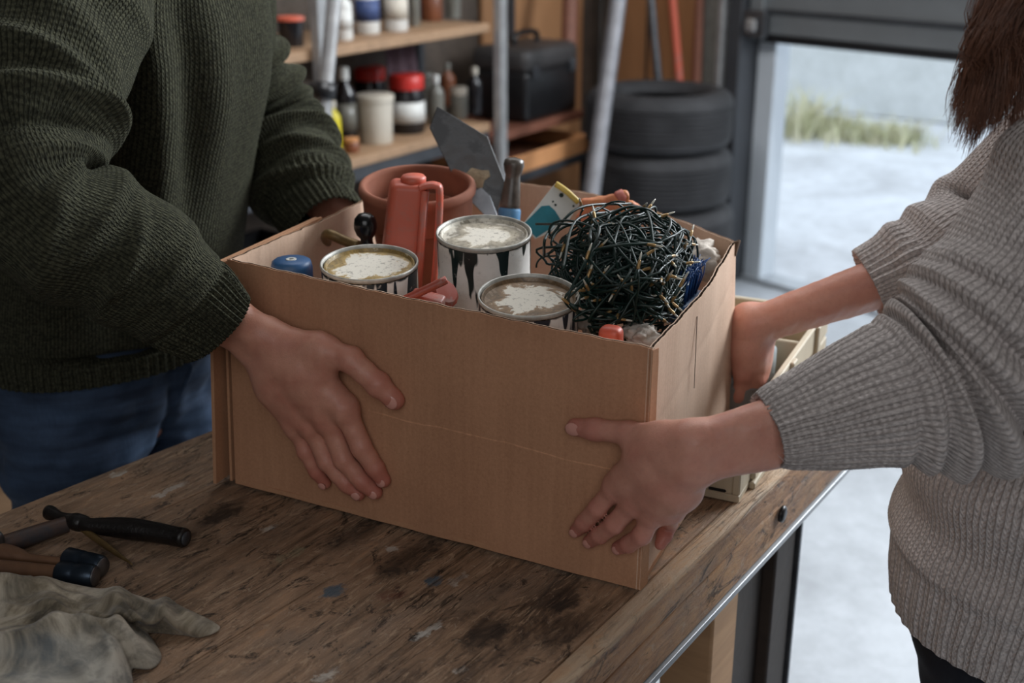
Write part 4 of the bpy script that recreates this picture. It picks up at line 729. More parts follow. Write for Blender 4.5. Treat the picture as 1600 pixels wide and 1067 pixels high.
# grey handled tool with blue collar
a, b = Yp(794, 352, 1.44), Yp(804, 246, 1.455); ax = nrm(b - a); Lh = np.linalg.norm(b - a); KH = 1.2; t = thing('grey_handled_chisel', 'chisel with mottled grey ball-ended handle and light blue collar', 'chisel', a - ax * .07); M = frame(a, ax)
gh = simple('mottled_grey_handle', lin(104, 98, 91), .33, .1, .6, 60, .2); obj('handle', xf(lathe([(KH * p_, q_) for p_, q_ in ((.0098, .018), (.0102, .026), (.0092, Lh * .5), (.0078, Lh * .66), (.0074, Lh * .74), (.0092, Lh * .8), (.0106, Lh * .89), (.0096, Lh * .965), (.006, Lh * .99), (.001, Lh))], 26), M), gh, t)
obj('collar', xf(lathe([(.0125, -.006), (.0138, -.004), (.0138, .018), (.0126, .021)], 26), M), blue_lt, t, auto=.8); obj('blade_shank', xf(lathe([(.001, -.07), (.007, -.065), (.007, -.006)], 12), M), steel, t)
# painted scraper card
Yc = 1.385; q4 = [Yp(x, y, Yc + dy) for x, y, dy in ((868, 286, .02), (906, 318, .02), (884, 352, .0), (838, 372, -.02), (815, 352, -.01))]; cc = sum(q4) / 5; u_, s_, vt = np.linalg.svd(np.array(q4) - cc); pn = vt[2]; pn = pn if pn[1] < 0 else -pn; q4 = [q - pn * ((q - cc) @ pn) for q in q4]
t = thing('filling_knife', 'white plastic spreader with teal paint patch and yellow back edge', 'spreader', q4[3]); obj('blade', prism(q4, -.0016, pn), white_card, t, smooth=False)
obj('teal_paint_patch', prism([Pl(x, y, cc, pn, .0002) for x, y in ((817, 351), (846, 322), (858, 321), (867, 329), (877, 345), (862, 356), (838, 371))], .0004, pn), teal_m, t, smooth=False)
obj('back_edge', tube(catmull([Pl(868, 287, cc, pn, .001), Pl(884, 298, cc, pn, .002), Pl(904, 316, cc, pn, .002)], 10), .0036, 12), yellow_pl, t)
for (x, y, r) in ((877, 305, .0028), (864, 315, .0012), (868, 320, .0015), (896, 322, .0014)): c_ = Pl(x, y, cc, pn, .0001); obj('paint_spot', xf(lathe([(r, 0), (r, .0004), (.0003, .0005)], 9), frame(c_, pn)), cable_m, t)
# leather glove
Yg = 1.40; g = lambda x, y, dy=0: Yp(x, y, Yg + dy)
sd = SDF(g(900, 365) - [.03, .05, .03], g(1010, 290) + [.03, .05, .03], .0016); 
sd.cap(g(915, 318), g(968, 311), .0068, .0060, .003); sd.cap(g(968, 311), g(974, 306), .0075, .0072, .003); sd.cap(g(920, 338, .004), g(985, 330, .006), .012, .012, .006); sd.cap(g(955, 328), g(985, 322), .010, .006, .004); sd.cap(g(985, 322), g(1012, 334), .006, .005, .004); sd.cap(g(915, 345), g(950, 350), .012, .012, .006)
t = thing('work_glove', 'tan leather work glove crumpled behind the string lights', 'glove', g(950, 350)); v, f = sd.mesh(); v = v + .0006 * np.stack([sines(v, 90, 6, k) for k in range(3)], -1); obj('glove_body', (v, f.tolist()), leather, t); v2 = xf(lathe([(.0086, 0), (.009, .003), (.007, .010), (.001, .012)], 16), frame(g(966, 311), g(976, 303) - g(966, 311))); obj('finger_tip', v2, pinkred, t)
# tangle of string lights
LC = Zp(972, 426, TZ + .012); t = thing('string_lights', 'tangle of dark green string lights with gold sockets heaped in the box', 'lights', LC - [0, 0, .09]); rs = np.random.RandomState(11)
ex = nrm(FR - FL); ey = np.cross(UP, ex); RX = np.array([.084, .088, .063]); parts = []; pathpts = []
for k in range(170):
    lv = rs.uniform(.66, 1.02) if k < 90 else rs.uniform(.25, .7); nn = nrm(rs.normal(size=3) + [0, 0, .35]); a_ = nrm(np.cross(nn, rs.normal(size=3))); b_ = np.cross(nn, a_); L_ = rs.uniform(.6, 1.0) * 2 * math.pi; s_ = np.linspace(0, L_, 64) + rs.uniform(0, 6.28); off = rs.uniform(-.6, .6)
    q = math.sqrt(1 - off * off) * (np.cos(s_)[:, None] * a_ + np.sin(s_)[:, None] * b_) + nn * off; wob = 1 + .09 * np.sin(s_ * rs.uniform(1.5, 4) + rs.uniform(0, 6)) + .05 * np.sin(s_ * rs.uniform(5, 9) + rs.uniform(0, 6)); q = q * (lv * wob)[:, None] * RX
    q = q[:, 0:1] * ex + q[:, 1:2] * ey + q[:, 2:3] * UP + LC; q[:, 2] = np.maximum(q[:, 2], BZ + .05)
    for (nn_, P0_) in ((NF, FL), (NR, FR)): d = (q - P0_) @ nn_; m_ = d > -.012; q[m_] -= nn_ * (d[m_] + .012)[:, None]
    for cc_, rc_ in ((fc, .067), (mc, .058)):
        dv = q[:, :2] - cc_[:2] - (.010 * np.array([0, 1.0])); dl = np.linalg.norm(dv, axis=1); m_ = dl < rc_; q[m_, :2] += dv[m_] / dl[m_][:, None] * (rc_ - dl[m_] + .002 * np.sin(s_[m_] * 7))[:, None]
    parts.append(tube(q, rs.choice([.0010, .0012, .0013]), 6)); pathpts.append(q)
for (x0, y0, x1, y1, x2, y2, z) in ((858, 372, 905, 325, 985, 318, .045), (985, 318, 1010, 335, 1060, 380, .04), (838, 350, 880, 350, 920, 348, .035), (850, 400, 852, 372, 868, 350, .03), (925, 400, 922, 370, 925, 350, .05), (1010, 380, 1050, 360, 1072, 400, .03), (880, 420, 900, 345, 960, 330, .045)):
    q = catmull([Zp(x0, y0, TZ + z - .01), Zp(x1, y1, TZ + z + .015), Zp(x2, y2, TZ + z)], 30); parts.append(tube(q, .0015, 6)); pathpts.append(q)
obj('cable', join(*parts), cable_m, t, kind='stuff', label='tangled dark green cable')
sock = join(lathe([(.0014, 0), (.0016, .001), (.0016, .0065), (.0013, .0085), (.0008, .009)], 8)); tip = lathe([(.0009, .0085), (.0011, .010), (.0009, .014), (.0003, .0165)], 8); gst = lathe([(.0014, -.010), (.0018, -.008), (.0018, 0)], 8)
ms = None; nb = 0
cands = [(q, i) for q in pathpts[:72] for i in range(4, 60, 9)]; rs.shuffle(cands)
fixed = [(Zp(925, 348, TZ + .06), Zp(933, 333, TZ + .075)), (Zp(908, 320, TZ + .06), Zp(899, 288, TZ + .09)), (Zp(1062, 448, TZ + .035), Zp(1076, 424, TZ + .05)), (Zp(1010, 398, TZ + .05), Zp(1026, 388, TZ + .055))]
def bulb(c_, d_):
    global ms
    M = frame(c_, d_)
    if ms is None:
        b1 = obj('bulb_socket', gst, cable_m, t); b2 = obj('bulb_collar', sock, gold_m, b1); b3 = obj('bulb_tip', tip, clear_m, b1)
        for b, s_ in ((b1, gst), (b2, sock), (b3, tip)):
            for i_, vv in enumerate(b.data.vertices): vv.co = Vector(s_[0][i_])
        ms = (b1, b2, b3)
    else:
        b1 = ms[0].copy(); COL.objects.link(b1); 
        for q_ in ms[1:]: c2 = q_.copy(); COL.objects.link(c2); c2.parent = b1
    b1.matrix_local = Matrix([list(r_) for r_ in M]); b1.location = Vector(tuple(V3(c_) - ROOT[t.name]))
for a_, b_ in fixed: bulb(a_, b_ - a_)
for q, i in cands:
    c_ = q[i]; o_ = nrm(c_ - LC); 
    if o_[1] > .35 or o_[2] < -.35 or np.linalg.norm((c_ - LC) / RX[0]) < .72: continue
    bulb(c_, nrm(o_ * .8 + (q[i + 2] - q[i]) * 150 * rs.choice([-1, 1]) + rs.normal(0, .4, 3))); nb += 1
    if nb > 55: break
# red secateurs: rod and looped grips
t = thing('red_clamp', 'red screw clamp with round bar handle between the cans', 'clamp', Zp(680, 470, TZ - .05)); a, b = Zp(628, 470, TZ - .004), Zp(698, 437, TZ + .016)
obj('bar_handle', tube(catmull([a, (a + b) / 2, b], 8), .0042, 12), red_m, t); c_ = Zp(690, 462, TZ - .012); tt_ = np.linspace(0, 2 * math.pi, 30)
obj('clamp_head', xf(lathe([(.001, -.012), (.013, -.011), (.016, -.005), (.016, .006), (.012, .011), (.001, .0115)], 14), frame(c_, (.5, -.6, .6))), red_m, t, auto=.6); obj('clamp_jaw', xf(cbox(.034, .016, .012, .003, 2), frame(Zp(668, 468, TZ - .008), (.1, -.3, 1), (.9, -.3, 0))), red_m, t); obj('clamp_screw', tube(np.array([c_, c_ - UP * .09]), .005, 10), red_m, t)
# small red cap near the front
p = Zp(955, 514, TZ - .006); t = thing('red_handle_end', 'small rounded red handle end by the front edge under the lights', 'tool', p - UP * .1); obj('grip', xf(cbox(.0215, .018, .05, .0065, 4), frame(p - UP * .022, UP, ex)), paintmetal('worn_coral_plastic', lin(196, 84, 62)), t); obj('shaft', tube(np.array([p - UP * .1, p - UP * .04]), .006, 10), steel, t)
# blue brush by the right panel
p = Zp(1066, 470, TZ - .025); t = thing('blue_brush', 'blue bristle brush wedged against the right panel behind the lights', 'brush', p - UP * .05); bp = []
for k in range(260):
    a = p + ex * rs.uniform(-.012, .008) + rd * rs.uniform(-.02, .035); bp.append(tube(np.array([a, a + [rs.normal(0, .003), rs.normal(0, .003), .022 + rs.uniform(0, .006)], a + [rs.normal(0, .006) + .003, rs.normal(0, .006), 0.034 + rs.uniform(0, .006)]]), .0006, 4))
obj('bristles', join(*bp), blue_br, t, kind='stuff'); obj('brush_block', xf(cbox(.026, .065, .02, .004), frame(p + rd * .008 - UP * .008, UP, ex)), blue_m, t)
# paper and cloth bits
def crumple(name, label, cat, c, R_, mat, seed, grp=None):
    bm = bmesh.new(); bmesh.ops.create_icosphere(bm, subdivisions=4, radius=1); v = np.array([q.co[:] for q in bm.verts]); f = [[q.index for q in x.verts] for x in bm.faces]; bm.free(); d = 1 + .30 * np.abs(sines(v, .5, 6, seed)) + .22 * np.abs(sines(v, 1.2, 7, seed + 1)) + .10 * np.abs(sines(v, 2.6, 7, seed + 2)) - .30; v = v * d[:, None] * V3(R_) * .85 + c
    return tag(obj(name, (v, f), mat, loc=V3(c) - [0, 0, R_[2]]), label, cat, grp)
crumple('crumpled_rag', 'beige crumpled cloth at the back right corner inside the box', 'cloth', Zp(1090, 408, TZ - .022), (.030, .034, .022), paper_m, 3)
crumple('paper_scrap', 'crumpled white paper in the front right corner inside the box', 'paper', Zp(1005, 525, TZ - .028), (.018, .022, .012), paper_m, 8); crumple('paper_scrap', 'crumpled pale paper between the front can and the red handle end', 'paper', Zp(926, 505, TZ - .036), (.016, .016, .012), paper_m, 14)
crumple('packing_paper', 'large brown packing paper wadded beneath the cans and lights', 'paper', (ftl := (FL + FR + BRb + BLb) / 4 + [.045, -.02, .052]), (.06, .05, .05), card_in_lit, 5)

# ------------------------------------------------------------------ tools on the bench
def bz(x, y, h=0): return Zp(x, y, BZ + h)
def lay(points, mat, name, parent, n=16):   # points (x, y, r)
    P = np.array([bz(x, y, r * 1.0) for x, y, r in points]); r = np.array([q[2] for q in points]); m = 46; return obj(name, tube(catmull(P, m), np.interp(np.linspace(0, len(r) - 1, m), np.arange(len(r)), r), n), mat, parent)
t = thing('awl', 'black T-handled awl with a bronze spike lying on the bench', 'awl', bz(135, 822)); 
def layz(points, z0, mat, name, parent, n=18, m=60):
    P = np.array([bz(x, y, z) for x, y, r, z in points]); r = np.array([q[2] for q in points]); return obj(name, tube(catmull(P, m), catmull(np.c_[r, r], m)[:, 0], n), mat, parent)
layz([(72, 800, .0065, .014), (78, 801, .0078, .014), (92, 807, .0056, .014), (106, 811, .0062, .014), (118, 815, .0092, .014), (130, 818, .0088, .013), (140, 821, .0078, .013), (170, 823, .0098, .0125), (205, 826, .0112, .0125), (245, 832, .0104, .0120), (276, 838, .0098, .0118), (286, 840, .0102, .0118), (290, 841, .0090, .0118)], 0, black_wood, 'handle', t)
a = bz(290.5, 841.2, .0118); obj('end_disc', xf(lathe([(.0072, -.001), (.0072, .0012), (.002, .0016), (.001, .0016)], 18), frame(a, bz(290, 841, .0118) - bz(276, 838, .0118))), dark_metal, t)
layz([(121, 817, .0044, .012), (128, 824, .0040, .010), (150, 841, .0036, .006), (180, 863, .0028, .0035), (207, 882, .0006, .0012)], 0, brass, 'spike', t, 12, 30); layz([(118, 815, .0062, .013), (127, 822, .0058, .0105)], 0, dark_metal, 'collar', t, 16, 6)
t = thing('hammer', 'dark blue-steel shafted hammer lying left of the awl', 'hammer', bz(40, 840)); layz([(-60, 872, .0095, .0105), (10, 850, .0098, .0105), (60, 833, .0092, .0105), (104, 819, .0084, .0105)], 0, simple('blued_shaft', lin(72, 74, 80), .45, .4, .5, 30, .3, c2=lin(112, 80, 58)), 'shaft', t)
a, b = bz(-58, 872, .016), bz(-76, 862, .016); obj('hammer_head', xf(cbox(.03, .09, .03, .005), frame(bz(-68, 874, .0165), UP, b - a)), steel, t)
t = thing('pin_punch', 'steel-headed rod with orange and dark grip, upper of the two on the bench', 'punch', bz(60, 878)); layz([(-80, 856, .010, .0115), (0, 864, .0100, .0115), (30, 869, .0078, .0115), (50, 873, .0048, .0115), (108, 879, .0046, .0115)], 0, wood_handle, 'grip', t)
obj('orange_sleeve', tube(np.array([bz(-80, 856, .0115), bz(-10, 863, .0115), bz(22, 867, .0115)]), np.array([.0104, .0105, .0086]), 18), red_m, t)
blued = simple('blued_steel', lin(54, 66, 80), .35, .7, .35, 40, .25)
def head(x0, y0, x1, y1, r, par):
    A_, B_ = bz(x0, y0, r + .0005), bz(x1, y1, r + .0005); ax_ = B_ - A_; L_ = np.linalg.norm(ax_); obj('head', xf(lathe([(.004, -.001), (r * .85, 0), (r, .002), (r, L_ * .45), (r * .94, L_ * .5), (r, L_ * .56), (r, L_ - .003), (r * .86, L_), (.001, L_)], 26), frame(A_, ax_)), blued, par, auto=.8); obj('striking_face', xf(lathe([(r * .84, L_), (r * .8, L_ + .0012), (.001, L_ + .0014)], 22), frame(A_, ax_)), steel, par)
head(104, 872, 160, 886, .0112, t)
t = thing('drift_punch', 'steel-headed rod with brown wooden shaft, lower one beside the rag', 'punch', bz(60, 895)); layz([(-80, 884, .0088, .0115), (0, 888, .0085, .0115), (50, 892, .0080, .0115), (92, 896, .0078, .0115)], 0, wood_handle, 'shaft', t); head(90, 895, 148, 900, .0112, t)

# rag
outl = [(-80, 930), (-10, 922), (40, 926), (58, 930), (130, 932), (200, 940), (262, 952), (300, 962), (342, 984), (318, 996), (285, 992), (232, 990), (240, 1008), (250, 1030), (238, 1046), (205, 1048), (205, 1085), (190, 1180), (40, 1220), (-120, 1200), (-160, 1040)]
ow = np.array([bz(x, y)[:2] for x, y in outl]); cw = bz(90, 1010)[:2]; oc = catmull(np.vstack([ow, ow[:1]]), 241)[:-1]; nr_ = 90
rr = np.linspace(0, 1, nr_) ** .8; XY = cw + (oc - cw)[None] * rr[:, None, None]; P2 = np.concatenate([XY, np.zeros(XY.shape[:2] + (1,))], -1).reshape(-1, 3)
d1 = nrm((.8, .5, 0)); q1 = P2 @ d1; q2 = P2 @ nrm((-.5, .8, 0)); wq = .012 * sines(P2, 5, 5, 2); RR = np.repeat(rr, 240)
fold = lambda x, p=1.4: (.5 + .5 * np.cos(x)) ** p
z = .020 * (1 - RR ** 3.2) * (.75 + .25 * sines(P2, 4, 5, 9)) + .020 * fold((q1 * .25 + q2 + wq * 2.5) * 44 + 2.2, 2.6) * (1 - RR ** 6) + .009 * fold((q1 - .5 * q2 + wq * 4) * 66 + 1.2, 3.0) * (1 - RR ** 5) + .004 * fold((q1 * .9 + q2 + wq * 6) * 105, 4) * (1 - RR ** 5) + .0022 * sines(P2, 32, 8, 4) * (1 - RR ** 4) + .004 * (1 - RR ** 8) + .0016
z = np.maximum(z, .0016); P2[:, 2] = BZ + z; nn = 240
F = [[i * nn + j, i * nn + (j + 1) % nn, (i + 1) * nn + (j + 1) % nn, (i + 1) * nn + j] for i in range(nr_ - 1) for j in range(nn)]; F = [f[::-1] for f in F] if False else F
rg = obj('cleaning_rag', (P2, F), rag_m, loc=bz(90, 1010)); md = rg.modifiers.new('thick', 'SOLIDIFY'); md.thickness = .0018; md.offset = 1; tag(rg, 'crumpled grey-olive cotton rag on the near left corner of the bench', 'rag')
seam = []; 
for k, (pa, pb, pc) in enumerate((((58, 914), (30, 928), (-20, 960)),)):
    pass

# crate on the bench behind the box
cN = Zp(1155, 789, BZ); cd = nrm((.19, .40, 0)); cn_ = np.cross(UP, cd); ctr = cN + cd * .215 + cn_ * .075
t = thing('timber_crate', 'pale wooden crate on the bench end behind the cardboard box', 'crate', ctr * [1, 1, 0] + [0, 0, BZ])
def cb(nm, cx, cy, sx, sy, z0, z1, mat=wood_crate, lab=None): return obj(nm, xf(cbox(sx, sy, z1 - z0, .0015, 1), frame(ctr * [1, 1, 0] + cd * cx + cn_ * cy + [0, 0, BZ + (z0 + z1) / 2], UP, cd)), mat, t, smooth=False)
cb('crate_bottom', 0, 0, .43, .148, .001, .010); cb('side_slat', 0, -.07, .43, .009, .010, .052); cb('side_slat', 0, -.0705, .43, .008, .056, .092); cb('side_slat', 0, .07, .43, .009, .010, .052); cb('side_slat', 0, .0705, .43, .008, .056, .092)
cb('end_board', -.2105, 0, .009, .131, .010, .092); cb('end_board', .2105, 0, .009, .131, .010, .092); cb('divider', .085, 0, .007, .129, .011, .085); cb('base_runner', .02, -.0775, .39, .007, .0005, .009)
for x_ in (-.16, .0, .14): cb('corner_batten', x_, -.0765, .02, .006, .01, .092)
ink = simple('black_ink', lin(30, 28, 28), .8)
for (x_, z_, w_, h_) in ((-.19, .03, .006, .016), (-.18, .046, .004, .01), (-.125, .028, .008, .006), (-.118, .038, .006, .005)): cb('stencil_mark', x_, -.0753, w_, .0005, z_, z_ + h_, ink)
for (y_, z_, w_, h_) in ((-.045, .046, .012, .004), (-.045, .054, .014, .004), (-.047, .062, .008, .004), (-.05, .012, .02, .003)):
    o_ = cb('stencil_mark', -.2153, y_, .0005, w_, z_, z_ + h_, ink)
jar_g = simple('grey_green_tin', lin(172, 184, 188), .4, .2, .3, 40)
for k, (x_, y_, r_, h_, lb, mt_) in enumerate(((-.12, .03, .024, .082, 'blue-grey tin in the crate nearest the cardboard box', jar_g), (-.06, -.03, .026, .080, 'grey square-shouldered tin in the middle of the crate', galv), (-.02, .035, .022, .10, 'dark tin standing at the far side of the crate', dark_metal), (.035, -.02, .027, .092, 'pale tin against the crate divider', jar_g), (.035, .038, .02, .12, 'tall clear bottle in the crate behind the woman\'s wrist', gml))):
    P_ = ctr * [1, 1, 0] + cd * x_ + cn_ * y_ + [0, 0, BZ + .0105]; q = thing('crate_tin', lb, 'tin', P_, 'tins standing in the timber crate'); obj('tin_body', xf(lathe([(r_ * .97, 0), (r_, .002), (r_, h_ * .84), (r_ * .8, h_ * .9)], 20), frame(P_, UP)), mt_, q, auto=.8); obj('tin_cap', xf(lathe([(r_ * .8, h_ * .9), (r_ * .82, h_ * .98), (r_ * .7, h_), (.001, h_)], 20), frame(P_, UP)), zinc_strip, q, auto=.8)
P_ = ctr * [1, 1, 0] + cd * .15 + [0, 0, BZ + .012]; crumple('crate_rag', 'olive-grey rag in the far compartment of the crate', 'cloth', P_ + [0, 0, .026], (.03, .035, .026), rag_m, 21)
# small bottles on the far bench corner
P_ = fpt(.33) + ND * .42 + [0, 0, BZ]; q = thing('squat_bottle', 'squat grey bottle at the back corner of the bench', 'bottle', P_); obj('bottle_body', xf(lathe([(.03, 0), (.033, .003), (.033, .07), (.014, .09), (.012, .10)], 22), frame(P_, UP)), galv, q); obj('cap', xf(lathe([(.015, .10), (.015, .12), (.001, .121)], 18), frame(P_, UP)), black_pl, q)
# ------------------------------------------------------------------ people
def fingerchain(S, J, R, k=.0035):
    F = S.new()
    for i in range(len(J) - 1): S.cap(J[i], J[i + 1], R[i], R[i + 1], k, F)
    return F
def build_hand(name, par, wrist, elbow, fingers, thumb, R, mat, h=.0017, wr=(.027, .021), er=.042, palm_n=None, extra=(), red_pts=None, palmk=.012, widthdir=None, nout=None):
    pts = [V3(wrist), V3(elbow)] + [V3(p) for f in fingers for p in f] + [V3(p) for p in thumb]; lo = np.min(pts, 0) - .055; hi = np.max(pts, 0) + .055
    S = SDF(lo, hi, h); W, E_ = V3(wrist), V3(elbow); ax_ = nrm(W - E_)
    mcps = [V3(f[0]) for f in fingers]; side = widthdir if widthdir is not None else nrm(mcps[0] - mcps[-1]); side = nrm(side - ax_ * (side @ ax_)); nn = np.cross(ax_, side)
    # forearm: two strands so the wrist is wider than thick
    for sgn in (-1, 1):
        S.cap(W + side * sgn * wr[0] * .42, E_ + side * sgn * er * .35, wr[1] * .82, er * .78, .012)
    S.ell(W - side * wr[0] * .62 + nn * .0, (.011, .011, .011), np.eye(3), .012)
    for i, m_ in enumerate(mcps):
        t_ = (i / 3.0) * 2 - 1; c_ = W - side * t_ * wr[0] * .55 + ax_ * .008; mid = c_ * .5 + m_ * .5
        S.cap(c_, mid, wr[1] * .72, R[0] * 1.25, palmk); S.cap(mid, m_, R[0] * 1.25, R[0] * (1.03 if i < 3 else .95), palmk)
    if nout is not None:
        for i, m_ in enumerate(mcps):
            c_ = W - side * ((i / 3.0) * 2 - 1) * wr[0] * .45 + ax_ * .02 + nout * wr[1] * .45; S.cap(m_ + nout * R[0] * .42, m_ + nout * R[0] * .42 + (V3(fingers[i][1]) - m_) * .12, R[0] * .60, R[0] * .55, .006); S.cap(c_ * .6 + m_ * .4 + nout * R[0] * .35, m_ + nout * R[0] * .55, .0030, .0036, .007)
    for a, b, ra, rb in extra: S.cap(a, b, ra, rb, .012)
    T = [V3(p) for p in thumb]; S.cap(W + side * wr[0] * .4, T[0], wr[1] * .7, R[1] * 1.25, .014); 
    FF = [fingerchain(S, T, [R[1] * 1.3, R[1] * 1.05, R[1] * 1.0, R[1] * .84], .006)]
    for i, f in enumerate(fingers):
        sc = R[2][i]; rads = np.array([1.04, .97, .86, .70]) * sc; FF.append(fingerchain(S, [V3(p) for p in f], rads, .003))
    out = S.F; res = None
    for i, F_ in enumerate(FF):
        g = smin(out, F_, .012 if i == 0 else .007); res = g if res is None else np.minimum(res, g)
    # finger joints slightly swollen
    v, f = S.mesh(res)
    rp = [V3(p) for fi in fingers for p in fi] + T[1:]; d = np.min([np.linalg.norm(v - p, axis=1) for p in rp], 0); red = np.exp(-(d / .013) ** 2) * .8
    tips = [V3(fi[-1]) for fi in fingers] + [T[-1]]; d2 = np.min([np.linalg.norm(v - p, axis=1) for p in tips], 0); red = np.clip(red + np.exp(-(d2 / .02) ** 2) * .6, 0, 1)
    v = v + (.00035 * sines(v, 60, 8, 3))[:, None] * nn
    return v, f, red
def nail(par, tip, dip, n, w=.0055, l=.0068, back=.002, lift=.0):
    tip, dip = V3(tip), V3(dip); d = nrm(tip - dip); n = nrm(V3(n) - d * (V3(n) @ d)); s_ = np.cross(n, d); u = np.linspace(-1, 1, 9); V, F = [], []
    for layer in (0, 1):
        for a in u:
            for b in u: 
                x, y = a * math.sqrt(1 - b * b / 2), b * math.sqrt(1 - a * a / 2); V.append(tip - d * back + s_ * x * w + d * y * l + n * (lift - .30 * w * x * x - .0012 * y * y * (1 if y > 0 else .3) - (0 if layer == 0 else .0012)))
    for i in range(8):
        for j in range(8): a = i * 9 + j; F.append([a, a + 9, a + 10, a + 1]); F.append([81 + a, 81 + a + 1, 81 + a + 10, 81 + a + 9])
    for i in range(8): F += [[i, i + 1, 82 + i, 81 + i], [72 + i, 153 + i, 154 + i, 73 + i], [i * 9, 81 + i * 9, 90 + i * 9, 9 + i * 9], [8 + i * 9, 17 + i * 9, 98 + i * 9, 89 + i * 9]]
    obj('fingernail', (np.array(V), F), nail_m, par)
FP = lambda x, y, off: Pl(x, y, FL, NF, off)
def tomesh(v, f, red, name, par, mat, more=()):
    V, Fc, Rd = [v], [f], [red]; n = len(v)
    for v2, f2, r2 in more: V.append(v2); Fc.append(np.asarray(f2) + n); Rd.append(r2); n += len(v2)
    return obj(name, (np.concatenate(V), np.concatenate(Fc)), mat, par, attr={'red': np.concatenate(Rd)})
def bodysdf(parts, h, head=None):
    P = np.array([p for q in parts for p in (q[0], q[1])]); S = SDF(P.min(0) - .2, P.max(0) + .2, h)
    for a, b, ra, rb in parts: S.cap(a, b, ra * .84, rb * .84, .02)
    if head is not None:
        c, fwd = V3(head[0]), nrm(head[1]); sd_ = np.cross(UP, fwd); up_ = np.cross(fwd, sd_); AX = [fwd, sd_, up_]
        S.ell(c, (.096, .076, .112), AX, .01); S.ell(c + fwd * .03 - up_ * .06, (.062, .052, .058), AX, .03); S.cap(c + fwd * .094 + up_ * .012, c + fwd * .112 - up_ * .022, .008, .013, .008)
        for s_ in (-1, 1): S.ell(c + sd_ * s_ * .077 - up_ * .005, (.018, .008, .03), AX, .006); S.cap(c + fwd * .086 + sd_ * s_ * .018 + up_ * .028, c + fwd * .078 + sd_ * s_ * .045 + up_ * .026, .007, .006, .01)
        S.cap(c + fwd * .088 - sd_ * .018 - up_ * .048, c + fwd * .088 + sd_ * .018 - up_ * .048, .007, .007, .006)
    v, f = S.mesh(); return v, f, np.zeros(len(v))
def face_bits(par, c, fwd, lipm, eyem, hairm):
    c = V3(c); fwd = nrm(fwd); sd_ = np.cross(UP, fwd)
    for s_ in (-1, 1):
        obj('eye', xf(lathe([(.001, -.012)] + [(.0125 * math.sin(a), -.0125 * math.cos(a)) for a in np.linspace(.3, math.pi - .05, 10)], 16), frame(c + fwd * .078 + sd_ * s_ * .032 + UP * .006, fwd)), white_card, par)
        obj('iris', xf(lathe([(.0058, .0118), (.005, .0128), (.001, .0132)], 14), frame(c + fwd * .078 + sd_ * s_ * .032 + UP * .006, fwd)), eyem, par)
        obj('eyebrow', tube(catmull([c + fwd * .094 + sd_ * s_ * .015 + UP * .034, c + fwd * .093 + sd_ * s_ * .032 + UP * .040, c + fwd * .078 + sd_ * s_ * .052 + UP * .034], 10), np.array([.003] * 9 + [.001]), 6), hairm, par)
    obj('lips', tube(catmull([c + fwd * .088 + sd_ * -.024 - UP * .048, c + fwd * .0975 - UP * .047, c + fwd * .088 + sd_ * .024 - UP * .048], 14), np.array([.002] + [.0045] * 12 + [.002]), 8), lipm, par)
lipm = simple('lip_rose', lin(176, 96, 90), .45)
def fuzz(name, vf, par, mat, n, L, seed, thick=.00022):
    v, f = vf[0], np.asarray(vf[1]); r = np.random.RandomState(seed); a, b, c, d = (v[f[:, k]] for k in range(4)); cr = np.cross(c - a, d - b); ar = np.linalg.norm(cr, axis=1); nn_ = cr / (ar[:, None] + 1e-12)
    p = ar / ar.sum(); I = r.choice(len(f), n, p=p); w_ = r.uniform(size=(n, 2)); w1, w2 = w_[:, :1], w_[:, 1:]; P = (a[I] * (1 - w1) + b[I] * w1) * (1 - w2) + (d[I] * (1 - w1) + c[I] * w1) * w2; N_ = nn_[I]
    t1 = np.cross(N_, r.normal(size=(n, 3))); t1 /= np.linalg.norm(t1, axis=1)[:, None]; l = L * r.uniform(.4, 1.3, (n, 1)); m1 = P + (N_ * .45 + t1 * .5) * l * .6; m2 = P + (N_ * .42 + t1 * 1.1) * l
    s_ = np.cross(N_, t1) * thick; P0 = P - N_ * .0006; V = np.stack([P0 - s_, P0 + s_, m1 + s_ * .8, m1 - s_ * .8, m2], 1).reshape(-1, 3); k = np.arange(n) * 5
    F = np.stack([k, k + 1, k + 2, k + 3], 1).tolist() + np.stack([k + 3, k + 2, k + 4], 1).tolist(); obj(name, (V, F), mat, par, kind='stuff', smooth=False)
def G(x, c, w_): return np.exp(-((x - c) / w_) ** 2)
def wrapd(a): return (a + math.pi) % (2 * math.pi) - math.pi

# ---------------- man
MF = nrm((.83, -.557, 0)); ML = np.cross(UP, MF)     # facing, left
m = thing('person', 'person in a dark green wool sweater and blue jeans holding the box from the left', 'person', (-.56, 1.56, 0))
MR = 1.0
fing = [[FP(538, 637, .0155), FP(565, 699, .0150), FP(586, 731, .0105), FP(599, 750, .0072)],
        [FP(512, 651, .0160), FP(537, 718, .0165), FP(566, 752, .0115), FP(586, 769, .0072)],
        [FP(486, 660, .0155), FP(511, 721, .0160), FP(540, 754, .0110), FP(560, 771, .0068)],
        [FP(462, 662, .0145), FP(478, 706, .0145), FP(495, 737, .0105), FP(508, 755, .0062)]]
thumb = [FP(500, 545, .020), FP(548, 562, .0175), FP(590, 600, .0145), FP(617, 625, .0095)]
mw = FP(398, 528, .030); mel = Yp(62, 305, 1.10); 
v, f, red = build_hand('hand', m, mw, mel, fing, thumb, (.0150, .0118, (.0112, .0112, .0105, .0092)), skin_man, nout=NF, extra=[(FP(440, 560, .026), FP(505, 575, .020), .021, .015), (FP(425, 580, .026), FP(462, 640, .017), .018, .0135), (FP(470, 580, .024), FP(500, 630, .019), .018, .015)])
